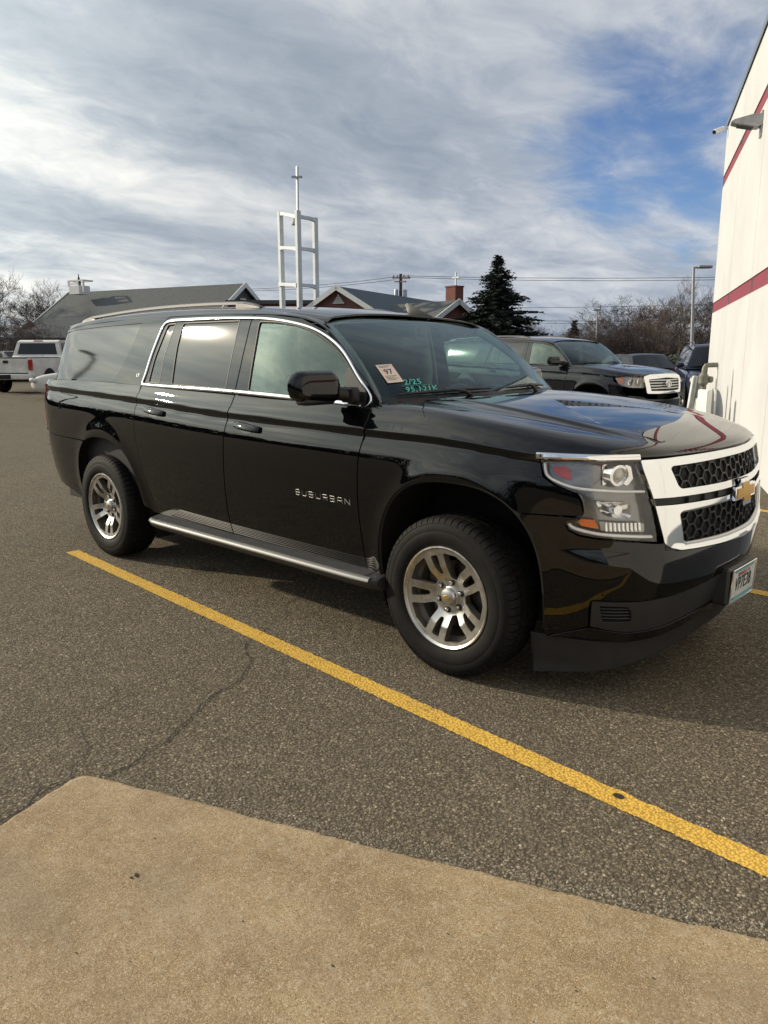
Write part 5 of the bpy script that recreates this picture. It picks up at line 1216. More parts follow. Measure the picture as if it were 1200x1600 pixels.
# ---------------------------------------------------------------- second big truck, parked against the wall further on
t2 = thing('dark_suv', 'dark charcoal SUV with silver-framed grille of horizontal bars, parked behind the long black SUV', 'suv', (-4.72, 10.32, 0), R(-8.4))
big_vehicle(t2, False)
for x, y, sd in ((0, -.872, -1), (-3.302, -.872, -1), (0, .872, 1), (-3.302, .872, 1)): copy_wheel(w0, t2, (x, y, .392), sd, .3)

# ---------------------------------------------------------------- smaller vehicles further off
MT['cw'] = paint('white_car_paint', (.62, .60, .55)); MT['cw'].node_tree.nodes['Principled BSDF'].inputs['Roughness'].default_value = .5
MT['cb'] = paint('dark_blue_car_paint', (.015, .022, .04)); MT['ck'] = paint('black_small_car_paint', (.006, .006, .007)); MT['cs'] = paint('silver_car_paint', (.35, .36, .37))
MT['glass_d'] = glass('dark_car_glass', (.03, .035, .035))
def car_wheels(root, xs, y, r, w=.22):
    first = None
    for x in xs:
        for sd in (-1, 1):
            if first is None:
                e = bpy.data.objects.new('wheel', None); link(e, root)
                m = M(); m.lathe([(r*.62, -w/2+.01), (r*.70, -w/2), (r*.92, -w/2+.008), (r, -w/2+.04), (r, w/2-.04), (r*.92, w/2), (r*.6, w/2)], 32); m.build('tyre', MT['rubber'], e, 40)
                m = M(); m.lathe([(.0, -w/2+.03), (r*.18, -w/2+.03), (r*.22, -w/2+.05), (r*.54, -w/2+.03), (r*.63, -w/2+.008), (r*.63, -w/2+.06)], 32)
                for k in range(7): a = 2*math.pi*k/7; m.beam((r*.15*math.cos(a), -w/2+.03, r*.15*math.sin(a)), (r*.60*math.cos(a), -w/2+.022, r*.60*math.sin(a)), .03, .03, (0, 1, 0))
                m.build('rim', MT['satin'], e, 40); first = e; c = e
            else: c = copy_tree(first, root)
            c.location = (x, sd*y, r); c.rotation_euler = (0, 0, math.pi if sd > 0 else 0)
def small_car(root, P, L=4.5, Wd=1.82, H=1.46, suv=False, r=.33):
    """x forward, origin on the ground at the middle"""
    hb = .92 if not suv else 1.08; hh = .96 if not suv else 1.10
    xf, xr = L/2, -L/2; hw = Wd/2
    low = spline([xr, xr+.25, xr+1.0, 0, xf-1.0, xf-.3, xf], [.42, .28, .24, .22, .24, .26, .40])
    top = pchip([xr, xr+.06, xr+.3, xr+1.1, xf-1.75, xf-1.2, xf-.45, xf-.10, xf], ([.72, .95, 1.0, hb+.04, hb, hb-.02, hb-.10, hb-.22, .62] if not suv else [.75, 1.0, 1.08, hb+.02, hb, hb-.02, hb-.07, hb-.20, .66]))
    wdt = pchip([xr, xr+.12, xr+.6, 0, xf-.9, xf-.3, xf-.08, xf], [hw*.62, hw*.82, hw*.97, hw, hw*.97, hw*.86, hw*.70, hw*.5])
    m = M(); rows = []
    for x in np.linspace(xr, xf, 60):
        z0, z1, w = float(low(x)), float(top(x)), float(wdt(x)); row = []
        for t, (a, b) in enumerate([(0, 0), (.80, 0), (.93, .10), (.985, .30), (1.0, .55), (.985, .78), (.955, .90), (.88, .985), (.72, 1.0), (.4, 1.012), (0, 1.016)]): row.append((x, -w*a, z0+(z1-z0)*b))
        row = row+[(p[0], -p[1], p[2]) for p in row[-2:0:-1]]; row.append(row[0]); rows.append(row)
    m.grid(rows); m.f = [q[::-1] for q in m.f]; body_o = m.build('body', P, root, 45)
    # wheel openings (dark arches set 4 mm proud) 
    xs = (xf-.88, xr+.85)
    for x in xs:
        for sd in (-1, 1):
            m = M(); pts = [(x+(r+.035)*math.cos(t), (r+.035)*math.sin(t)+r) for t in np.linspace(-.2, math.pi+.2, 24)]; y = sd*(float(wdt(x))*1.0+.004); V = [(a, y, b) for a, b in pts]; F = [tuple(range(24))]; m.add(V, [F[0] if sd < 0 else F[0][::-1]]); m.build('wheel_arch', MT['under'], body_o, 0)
    # cabin
    if suv: A = [(xr+.12, hb+.02), (xr+.45, H-.05), (xr+.9, H), (.25, H), (xf-2.05+.35, H-.08), (xf-1.15, hb-.01)]
    else: A = [(xr+.55, hb+.05), (xr+1.25, H-.06), (xr+1.75, H), (.15, H), (.55, H-.05), (xf-1.15, hb-.02)]
    sx = [a for a, b in A]; sz = [b for a, b in A]
    def gw(z): return hw*.93-(z-hb)*.42
    m = M(); n = len(A)
    P3 = smoothline(A, .08); fl_ = lambda s_: [(a, s_*max(.2, gw(b)), b) for a, b in P3]
    L1, L2 = fl_(-1), fl_(1); k = len(P3)
    ctr = [(a+.0, 0, b+.03) for a, b in P3]; mid1 = [(a, -gw(b)*.55, b+.022) for a, b in P3]; mid2 = [(a, gw(b)*.55, b+.022) for a, b in P3]
    m.grid([L1, mid1, ctr, mid2, L2]); m.add(L1, [tuple(range(k))]); m.add(L2, [tuple(range(k))[::-1]]); cab = m.build('roof', P, root, 50)
    def pane(name, poly2, sd):      # side window
        m = M(); V = [(a, sd*(gw(b)+.006), b) for a, b in rounded(poly2, .04)]; F = tuple(range(len(V))); m.add(V, [F if sd < 0 else F[::-1]]); m.build(name, MT['glass_d'], cab, 0)
    xa, xb_ = sx[0], sx[-1]
    for sd in (-1, 1):
        pane('side_window', [(xb_-.22, hb+.05), (xb_-.62 if not suv else xb_-.55, H-.12), (-.02, H-.09), (-.02, hb+.05)], sd); pane('side_window', [(-.08, hb+.05), (-.08, H-.09), (xa+1.35, H-.10), (xa+.95, hb+.07)], sd)
        if suv: pane('side_window', [(xa+.88, hb+.07), (xa+1.28, H-.10), (xa+.55, H-.12), (xa+.30, hb+.09)], sd)
    for nm, (i, j), o in (('windscreen', (-1, -3), 1), ('rear_window', (0, 2 if not suv else 1), -1)):
        a, b = np.array(A[i]), np.array(A[j]); 
        if nm == 'windscreen': b = np.array(A[-2])
        else: b = np.array(A[1])
        m = M(); g_ = []
        for t in np.linspace(.08, .97, 6):
            c = a+(b-a)*t; nn = np.array([-(b-a)[1], (b-a)[0]]); nn /= np.linalg.norm(nn); nn *= -1 if o > 0 and nn[0] < 0 else 1; nn = nn if nn[0]*o > 0 else -nn
            w = gw(c[1])*.90; g_.append([(c[0]+nn[0]*(.03+.05*(1-(q_/w)**2)), q_, c[1]+nn[1]*(.03+.05*(1-(q_/w)**2))) for q_ in np.linspace(-w, w, 9)])
        m.grid(g_); m.f = m.f if o < 0 else [q[::-1] for q in m.f]; m.build(nm, MT['glass_d'], cab, 50)
    for sd in (-1, 1):
        m = M(); m.box((xf-.16, sd*hw*.72, hb-.27), (.20, .36, .15), Matrix.Rotation(-sd*.45, 3, 'Z'), bev=.04); m.build('headlight', MT['headwhite'], root, 60)
        m = M(); m.box((xr+.08, sd*hw*.72, hb-.10), (.12, .30, .16), Matrix.Rotation(sd*.35, 3, 'Z'), bev=.04); m.build('tail_lamp', MT['red'], root, 60)
        m = M(); m.box((xb_-.30, sd*(gw(hb)+.12), hb+.10), (.12, .20, .13), bev=.04); m.build('door_mirror', P, root, 60)
    m = M(); m.box((xf-.02, 0, hb-.32), (.06, hw*.9, .16), bev=.02); m.build('grille', MT['seal'], root, 40)
    car_wheels(root, xs, hw-.13, r)
MT['headwhite'] = mat('pale_headlamp', (.62, .62, .60), .15, .2, coat=1.0)
c1 = at(1001, 549, 27.5); r1 = thing('black_car', 'small black car seen over the bonnet of the charcoal SUV, only roof and windows showing', 'car', (c1[0], c1[1], 0), R(-35)); small_car(r1, MT['ck'], 4.5, 1.82, 1.44)
c2 = at(1118, 549, 22.0); r2 = thing('blue_suv', 'dark blue SUV facing the camera, half hidden behind the end of the white wall', 'suv', (c2[0], c2[1], 0), R(-62)); small_car(r2, MT['cb'], 4.7, 1.88, 1.72, True, .36)
m = M()
for sd in (-1, 1): m.tube([(-1.9, sd*.62, 1.72), (-1.8, sd*.62, 1.79), (.3, sd*.62, 1.79), (.5, sd*.62, 1.70)], .018, 8)
m.build('roof_rail', MT['gloss'], r2)
c3 = at(158, 549, 27); r3_ = thing('white_car', 'white car mostly hidden behind the tail of the long black SUV, dark headlight just showing', 'car', (c3[0], c3[1], 0), R(-122)); small_car(r3_, MT['cw'], 4.5, 1.82, 1.50)
c4 = at(6, 549, 44); r4 = thing('white_car', 'white car beyond the pickup with only its rounded roof above the tailgate', 'car', (c4[0], c4[1], 0), R(20)); small_car(r4, MT['cw'], 4.6, 1.82, 1.62)
# ---- white pickup seen from behind
pc = at(9, 549, 30.0); pk = thing('white_pickup', 'dirty white pickup truck seen from behind at the left edge, tailgate closed', 'pickup truck', (pc[0], pc[1], 0), R(128)); pk.scale = (1.07, 1.07, 1.07)
MT['dirty'] = vary('dirty_white_paint', (.66, .63, .56), .22, 2.5, .45, coat=.5)
def pbox(name, boxes, mt, parent=None, bev=.05, sm=40):
    m = M()
    for c, d in boxes: m.box(c, d, bev=bev)
    return m.build(name, mt, parent or pk, sm)
# origin: ground under tailgate, x forward
pbox('tailgate', [((.03, 0, .98), (.06, 1.52, .52))], MT['dirty'], None, .02)
sec = lambda sd: [(sd*.76, .60), (sd*.98, .60), (sd*1.00, .85), (sd*.985, 1.05), (sd*.96, 1.24), (sd*.90, 1.26), (sd*.76, 1.26)]
for sd in (-1, 1):
    m = M(); s_ = sec(sd); m.add([(x, y, z) for x in (0, 2.0) for y, z in s_], [tuple(range(7))[::sd], tuple(range(7, 14))[::-sd]]+[(i, (i+1) % 7, 7+(i+1) % 7, 7+i)[::-sd] for i in range(7)]); bs = m.build('bed_side', MT['dirty'], pk, 40)
    m = M(); m.box((.00, sd*.875, 1.02), (.10, .17, .40), bev=.03); m.build('tail_lamp', MT['red'], bs)
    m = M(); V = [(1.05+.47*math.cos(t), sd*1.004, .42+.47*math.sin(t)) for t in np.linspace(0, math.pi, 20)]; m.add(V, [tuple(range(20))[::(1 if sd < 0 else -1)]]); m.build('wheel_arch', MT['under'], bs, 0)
pbox('rear_bumper', [((-.12, 0, .60), (.22, 1.96, .20))], MT['dirty'], None, .04); pbox('plate_recess', [((-.235, 0, .60), (.02, .46, .16))], MT['seal'], None, .01)
pbox('tailgate_handle', [((-.006, .05, 1.12), (.03, .20, .10)), ((-.006, .05, .98), (.03, .24, .03))][:1], MT['seal'], None, .01)
pbox('bed_floor', [((1.0, 0, .70), (2.0, 1.5, .06))], MT['under'], None, .0); pbox('bed_cover', [((1.0, 0, 1.262), (1.98, 1.86, .03))], MT['seal'], None, .01)
m = M(); cs = [(2.02, .62), (2.02, 1.28), (2.10, 1.34), (2.22, 1.86), (2.40, 1.92), (3.9, 1.92), (4.5, 1.32), (5.5, 1.22), (5.7, .62)]
gwp = lambda z: .98 if z < 1.33 else .98-(z-1.33)*.30
ca = [(x, -gwp(z), z) for x, z in cs]; cb_ = [(x, gwp(z), z) for x, z in cs]; n = len(cs); m.add(ca+cb_, [tuple(range(n))[::-1], tuple(range(n, 2*n))]+[(i, (i+1) % n, n+(i+1) % n, n+i) for i in range(n)]); cabo = m.build('cab', MT['dirty'], pk, 20)
m = M(); m.add([(2.105, -.80, 1.38), (2.105, .80, 1.38), (2.205, .70, 1.80), (2.205, -.70, 1.80)], [(0, 3, 2, 1)]); m.build('rear_window', MT['glass_d'], cabo, 0)
m = M(); m.box((2.27, 0, 1.885), (.06, .36, .04), bev=.01); m.build('brake_light', MT['red'], cabo)
m = M()
for sd in (-1, 1): m.add([(2.35, sd*(gwp(1.40)+.005), 1.38), (2.42, sd*(gwp(1.8)+.005), 1.82), (3.85, sd*(gwp(1.8)+.005), 1.82), (4.25, sd*(gwp(1.4)+.005), 1.38)], [(3, 2, 1, 0) if sd < 0 else (0, 1, 2, 3)])
m.build('side_window', MT['glass_d'], cabo, 0)
car_wheels(pk, (1.05, 4.7), .84, .41, .27)
# ---------------------------------------------------------------- background: churches, tower, poles, trees
YV = np.array([math.sin(YAW), math.cos(YAW), 0.0]); XV = np.array([math.cos(YAW), -math.sin(YAW), 0.0])
def W3(px, py, D): return Vector(at(px, py, D))
def shingle():
    m = mat('grey_shingles', (.17, .18, .18), .9); t = NT(m); c = t.co(); a = t.ramp(t.noise(5, 6, .7, c), [(.3, (.045, .052, .056)), (.7, (.080, .088, .090))])
    b = t.vor(9, t.co((1, 1, 2.5)), out='Color'); s_ = t.n('ShaderNodeSeparateColor'); t.l(b, s_.inputs[0]); t.col(t.mix(t.rmap(s_.outputs[0], 0, 1, 0, .35), a, (.12, .125, .125))); return m
def brick():
    m = mat('red_brick', (.22, .08, .055), .9); t = NT(m); n = t.n('ShaderNodeTexBrick'); t.l(t.co((1, 1, 1), (R(90), 0, 0)), n.inputs[0]); n.inputs['Scale'].default_value = 4; n.inputs['Color1'].default_value = (.13, .045, .035, 1); n.inputs['Color2'].default_value = (.17, .062, .045, 1); n.inputs['Mortar'].default_value = (.17, .13, .11, 1); n.inputs['Mortar Size'].default_value = .012
    t.col(t.mix(.5, n.outputs[0], t.ramp(t.noise(3, 5, .6), [(.3, (.115, .042, .034)), (.7, (.165, .062, .046))]))); return m
MT['gablegrey'] = vary('grey_gable_boards', (.10, .10, .10), .15, 5, .8); MT['shingle'] = shingle(); MT['brick'] = brick(); MT['trim'] = vary('white_wood_trim', (.62, .63, .62), .08, 4, .6); MT['tower'] = vary('white_painted_steel', (.60, .63, .64), .10, 1.5, .5)
MT['shingle_d'] = vary('blue_grey_shingles', (.065, .085, .105), .2, 6, .9)
def local(root_pt, ang):
    """frame: x along ang (world), y to its left"""
    c, s_ = math.cos(ang), math.sin(ang); o = Vector(root_pt)
    return lambda x, y, z: (o.x+c*x-s_*y, o.y+s_*x+c*y, z)
def gabled(name, label, cat, base, ang, L_, Wd, eave, ridge, roofm, wallm, over=.35, trim=True, hip=False):
    """gable roof building, ridge along local x from 0 to L_, gable faces at x=0 and x=L_"""
    root = thing(name, label, cat, (base[0], base[1], 0), ang)
    m = M(); h = Wd/2; m.add([(0, -h, 0), (L_, -h, 0), (L_, h, 0), (0, h, 0), (0, -h, eave), (L_, -h, eave), (L_, h, eave), (0, h, eave), (0, 0, ridge-.05), (L_, 0, ridge-.05)], [(0, 1, 5, 4), (2, 3, 7, 6), (1, 2, 6, 9, 5), (3, 0, 4, 8, 7)]); m.build('wall', wallm, root, 0)
    sl_ = (ridge-eave)/h; e = over; m = M(); x0, x1 = -e, L_+e; hx = hip*h if hip else 0; th = .14
    def rf(z): return [(x0+hx, 0, ridge+z), (x1, 0, ridge+z), (x0, -h-e, eave-e*sl_+z), (x1, -h-e, eave-e*sl_+z), (x0, h+e, eave-e*sl_+z), (x1, h+e, eave-e*sl_+z)]
    m.add(rf(.10)+rf(-.04), [(0, 2, 3, 1), (1, 5, 4, 0), (6, 7, 9, 8), (7, 6, 10, 11), (2, 8, 9, 3), (5, 11, 10, 4), (0, 4, 10, 6), (2, 0, 6, 8), (1, 3, 9, 7), (5, 1, 7, 11)]+([(0, 4, 2)] if hip else [])); ro = m.build('roof', roofm, root, 0)
    if trim:
        m = M()
        for x in (x0-.03, x1+.03):
            m = M()
            for sd in (-1, 1): m.beam((x, sd*(h+e), eave-e*sl_-.02), (x, -sd*.04, ridge+.04), .07, .30, (0, 0, 1))
            m.build('barge_board', MT['trim'], ro, 0)
    return root
# long grey roof at the left
A, B_ = W3(377, 443, 58), W3(112, 449, 66)
dv = (A-B_); ang = math.atan2(dv.y, dv.x); Lr = math.hypot(dv.x, dv.y)
ch1 = gabled('church_hall', 'church hall with a long plain grey shingle roof, white louvred gable at its right end', 'church', (B_.x, B_.y), ang, Lr, 13.0, 1.9, A.z-.1, MT['shingle'], MT['gablegrey'])
m = M(); e_ = 2.0
for k in range(7): m.beam((Lr+.10, -1.3+k*.16, A.z-2.3+k*.20), (Lr+.10, 1.3-k*.16, A.z-2.3+k*.20), .06, .10)
m.build('louvre', MT['trim'], ch1, 0)
# small white housing with rails and a dark finial on that roof
cbx = W3(124, 449, 63); cu_ = thing('roof_cupola', 'white boxed housing with open rails and a dark finial on the long grey roof', 'cupola', (cbx.x, cbx.y, cbx.z-.62), ang); cu_.scale = (.78, .78, .66)
m = M(); m.box((0, 0, .6), (1.45, 1.4, 1.0), bev=.02); m.build('housing', MT['trim'], cu_, 0)
m = M()
for a, b in (((-.8, -.6, 1.65), (1.25, -.6, 1.65)), ((-.8, .6, 1.65), (1.25, .6, 1.65)), ((-.8, -.6, 1.65), (-.8, .6, 1.65)), ((1.25, -.6, 1.65), (1.25, .6, 1.65)), ((-.8, -.6, 1.0), (-.8, -.6, 1.65)), ((.5, -.6, .6), (.5, -.6, 1.75)), ((1.25, -.6, .3), (1.25, -.6, 1.65)), ((-.8, -.6, 1.3), (.5, -.6, 1.3))): m.beam(a, b, .16, .16, (0, .01, 1) if a[2] == b[2] else (0, 1, 0))
m.build('rail_frame', MT['trim'], cu_, 0)
m = M(); m.lathe([(.16, 1.1), (.20, 1.5), (.13, 1.9), (.06, 2.15), (.03, 2.5), (0, 2.55)], 12, 'z'); m.build('finial', MT['seal'], cu_)
# low flat link between the two roofs, behind the black roof line
a, b = W3(360, 470, 56), W3(505, 474, 56); lk = thing('church_link', 'low grey flat-roofed link between the long roof and the white bell tower', 'building', (a.x, a.y, 0), math.atan2((b-a).y, (b-a).x)); Ll = (b-a).xy.length
m = M(); m.box((Ll/2, 3, a.z/2), (Ll, 6, a.z-.3)); m.build('wall', MT['brick'], lk, 0); m = M(); m.box((Ll/2, 3, a.z-.10), (Ll+.6, 6.6, .26)); m.build('roof', MT['shingle'], lk, 0)
# brick church with front gable
A, B_ = W3(530, 450, 52), W3(668, 481, 66); dv = B_-A; ang = math.atan2(dv.y, dv.x)
ch2 = gabled('brick_church', 'brick church with a white-edged front gable and blue-grey roof running back to the right', 'church', (A.x, A.y), ang, 17, 8.2, A.z-2.35, A.z, MT['shingle_d'], MT['brick'], .4)
m = M()
for k in range(5): m.beam((-.12, -.42+k*.09, A.z-.95+k*.12), (-.12, .42-k*.09, A.z-.95+k*.12), .05, .07)
m.build('louvre', MT['trim'], ch2, 0)
# wing with gable at the right
A, B_ = W3(712, 469, 50), W3(570, 468, 57); dv = A-B_; ang = math.atan2(dv.y, dv.x); Lr = dv.xy.length
ch3 = gabled('church_wing', 'church wing with a light grey shingle roof and brick gable, beside the tall spruce', 'church', (B_.x, B_.y), ang, Lr, 8.4, A.z-2.5, A.z-.1, MT['shingle'], MT['brick'], .3)
cp = W3(710, 470, 53); cm_ = thing('brick_chimney', 'square red brick chimney with a white cross on top, above the church wing', 'chimney', (cp.x, cp.y, 1.0), ang)
hz = W3(710, 449, 53).z-1.0; m = M(); m.box((0, 0, hz/2), (.90, .75, hz)); m.box((0, 0, hz+.04), (.98, .83, .09)); m.build('stack', MT['brick'], cm_, 0)
m = M(); m.beam((.1, 0, hz), (.1, 0, hz+.95), .09, .09, (0, 1, 0)); m.beam((-.22, 0, hz+.62), (.42, 0, hz+.62), .09, .09); m.build('cross', MT['trim'], cm_, 0)
# open steel bell tower
D = 54; tw = thing('bell_tower', 'tall white open-frame bell tower of three posts with a thin cross on top', 'tower', tuple(W3(465, 549, D).xy)+(0,), 0)
o3 = Vector(tw.location)
def T(px, py, dd=0): return tuple(W3(px, py, D+dd)-o3)
def gnd(p): return (p[0], p[1], 0)
P1, P2, P3_ = T(437.5, 331, .6), T(465, 331, -1.2), T(492, 340, .8); P2t = T(465, 329, -1.2)
for p in (P1, P2t, P3_):
    m = M(); m.beam(gnd(p), p, .23 if p is not P2t else .22, .34, (0, 1, 0)); m.build('post', MT['tower'], tw, 0)
def cross_beam(pa, pb):
    m = M(); a, b = Vector(pa), Vector(pb); n = 10; rows = []
    for i in range(n+1):
        t = i/n; c = a+(b-a)*t; h = .10+.08*abs(2*t-1)**4; d = (b-a).normalized(); q_ = Vector((-d.y, d.x, 0)).normalized()*.12; rows.append([tuple(c+q_+Vector((0, 0, .10))), tuple(c-q_+Vector((0, 0, .10))), tuple(c-q_-Vector((0, 0, h))), tuple(c+q_-Vector((0, 0, h))), tuple(c+q_+Vector((0, 0, .10)))])
    m.grid(rows); m.build('cross_beam', MT['tower'], tw, 20)
for y1, y2, y3 in ((333, 338, 343), (387, 388, 391), (444, 445, 447)):
    a, b, c = T(437.5, y1, .6), T(465, y2, -1.2), T(492, y3, .8); cross_beam(a, b); cross_beam(b, c)
m = M(); m.beam(P2t, T(464.2, 260, -1.2), .12, .12, (0, 1, 0)); m.beam(T(455.5, 276.5, -1.2), T(472.5, 276.5, -1.2), .10, .13); m.build('cross', MT['metal'], tw, 0)
m = M(); bt_ = T(461, 346, -.5); m.lathe([(.03, .25), (.10, .2), (.16, .0), (.24, -.15), (.26, -.22)], 16, 'z', bt_); m.build('bell', MT['pipe'], tw)
# utility pole with transformer and insulators
MT['wood'] = vary('weathered_pole', (.07, .055, .045), .3, 4, .9)
D = 62; up = thing('utility_pole', 'dark wooden utility pole with cross-arms and transformers behind the brick church', 'utility pole', tuple(W3(626, 549, D).xy)+(0,), YAW*0)
o3 = Vector(up.location); U = lambda px, py, dd=0: tuple(W3(px, py, D+dd)-o3)
m = M(); tp_ = U(626, 428); m.bar((0, 0, 0), tp_, .17, 10, .12); m.build('pole', MT['wood'], up)
m = M(); m.beam(U(614, 434, 1), U(640, 434, -1), .12, .14); m.build('cross_arm', MT['wood'], up, 0); m = M(); m.beam(U(617, 440, 1), U(634, 440, -1), .10, .10); m.build('cross_arm', MT['wood'], up, 0)
for px in (619, 633): m = M(); p = Vector(U(px, 459)); m.lathe([(0, .32), (.13, .31), (.15, .24), (.15, -.3), (0, -.32)], 14, 'z', tuple(p)); m.build('transformer', MT['metal'], up)
for px in (615, 621, 631, 638): m = M(); p = U(px, 431.5); m.lathe([(.03, -.1), (.06, 0), (.03, .1)], 8, 'z', p); m.build('insulator', MT['pipe'], up)
def wire(name, label, a, b, sag, r, group='overhead wires'):
    m = M(); a, b = Vector(a), Vector(b); m.tube([tuple(a+(b-a)*t-Vector((0, 0, sag*4*t*(1-t)))) for t in np.linspace(0, 1, 24)], r, 5); tag(m.build(name, MT['seal'], None), label, 'wire', group)
wire('overhead_wire', 'uppermost thin wire running right from the utility pole to the white wall', W3(631, 431, 62), W3(1180, 432, 60), .15, .018); wire('overhead_wire', 'second thin wire just below the uppermost, right of the utility pole', W3(636, 433.5, 62), W3(1180, 436, 60), .18, .018)
wire('overhead_wire', 'thin wire from the utility pole down leftwards behind the bell tower', W3(615, 433, 62), W3(380, 452, 70), .15, .016); wire('overhead_wire', 'lower thin wire from the utility pole leftwards past the bell tower', W3(617, 437, 62), W3(360, 455, 70), .2, .016)
wire('overhead_wire', 'faint wire crossing the sky between the spruce and the lamp pole', W3(560, 478, 75), W3(1200, 472, 70), .3, .018); wire('overhead_wire', 'lowest of the wires right of the spruce, touching the bare tree tops', W3(700, 499, 80), W3(1200, 498, 80), .2, .022); wire('overhead_wire', 'thin wire just above the lowest one right of the spruce', W3(700, 502.5, 80), W3(1200, 502, 80), .2, .018)
# lamp pole by the wall
def lamp_post(name, label, px, py_top, D, arm, w=.12):
    b = W3(px, 549, D); lp_ = thing(name, label, 'street lamp', (b.x, b.y, 0)); t = W3(px, py_top, D)-Vector((b.x, b.y, 0)); m = M(); m.bar((0, 0, 0), tuple(t), w, 12, w*.62); m.build('pole', MT['metal'], lp_)
    rt = Vector(XV); q = t+rt*arm; m = M(); m.beam(tuple(t-Vector((0, 0, .05))), tuple(q-rt*.3), .07, .07); m.build('arm', MT['metal'], lp_, 0)
    m = M(); c = q-rt*.05; m.box(tuple(c), (.62, .34, .12), Matrix.Rotation(math.atan2(XV[1], XV[0]), 3, 'Z'), bev=.04); m.build('lamp_head', MT['metal'], lp_); return lp_
lp1 = lamp_post('street_lamp', 'tall grey lamp pole with one flat head on a short arm, beside the white wall', 1084, 417, 34, .50, .085); lp1.rotation_euler = (0, 0, 0)
lamp_post('street_lamp', 'distant small square-headed lamp pole above the bare trees right of the spruce', 933, 484, 58, .05, .07)
# curved-neck lamp post out of frame behind the photographer; the rear side glass mirrors it
lp_ = thing('street_lamp', 'lamp pole with a short arm, mirrored in the rear side glass of the black SUV', 'street lamp', (-31.8, -11.4, 0), R(60)); m = M(); m.tube([(0, 0, 0), (0, 0, 7.6), (.25, 0, 8.5), (.8, 0, 8.8)], [.16, .11, .10, .09], 12); m.build('pole', MT['pipe'], lp_)
m = M(); m.box((1.1, 0, 8.82), (.9, .4, .16), bev=.05); m.build('lamp_head', MT['pipe'], lp_)
# pipe, bollards and box by the wall
def P0(px, py, D): return Vector(at(px, py, D))
b = P0(1098, 549, 12.6); gp_ = thing('gas_pipe', 'grey inverted-U gas pipe standing against the white wall', 'pipe', (b.x, b.y, 0)); o3 = Vector((b.x, b.y, 0)); Q = lambda px, py, D=12.6: tuple(P0(px, py, D)-o3)
m = M(); z_ = Q(1101, 572); m.tube([(0+Q(1095, 600)[0]*0, 0, 0), tuple(Vector(Q(1098, 620))), Q(1100, 580), Q(1101, 575), Q(1103, 571.5), Q(1108, 570.5), Q(1121, 570)], .038, 10); m.build('pipe', MT['pipe'], gp_)
m = M(); p = Vector(Q(1099, 593)); m.lathe([(.05, -.10), (.075, -.06), (.075, .06), (.05, .10)], 14, 'z', tuple(p)); m.box(tuple(p+Vector(XV)*.10), (.10, .10, .10), bev=.02); m.build('valve', MT['rust'] if 'rust' in MT else MT['pipe'], gp_)
m = M(); p = Vector(Q(1096, 636)); m.lathe([(.0, .16), (.10, .14), (.12, .0), (.12, -.16), (.06, -.2)], 16, 'z', tuple(p)); m.build('meter', MT['metal'], gp_)
m = M(); m.bar(Q(1122, 570), (Q(1122, 570)[0], Q(1122, 570)[1], 0.0), .016, 8); m.build('riser', MT['white'], gp_)
b = P0(1107, 549, 12.0); ub = thing('utility_box', 'narrow white meter box on the white wall behind the grey gas pipe', 'box', (b.x, b.y, .3), R(65)); m = M(); m.box((0, 0, .35), (.10, .22, .62), bev=.015); m.build('cabinet', MT['white'], ub); m = M(); m.box((.055, 0, .45), (.012, .14, .18), bev=.004); m.build('cover', MT['metal'], ub)
for px, lbl, tilt in ((1080, 'left of two leaning galvanised posts between the charcoal SUV grille and the gas pipe', .16), (1089, 'right of two leaning galvanised posts, nearer the gas pipe', .20)):
    b = P0(px, 549, 13.2); bo = thing('metal_post', lbl, 'post', (b.x, b.y, 0), 0, 'leaning posts by the wall'); m = M(); tpz = P0(px+6, 590, 13.2); m.bar((0, 0, 0), (tpz.x-b.x, tpz.y-b.y, tpz.z), .055, 12); m.lathe([(.055, 0), (.04, .03), (0, .035)], 12, 'z', (tpz.x-b.x, tpz.y-b.y, tpz.z)); m.build('post', MT['metal'], bo)

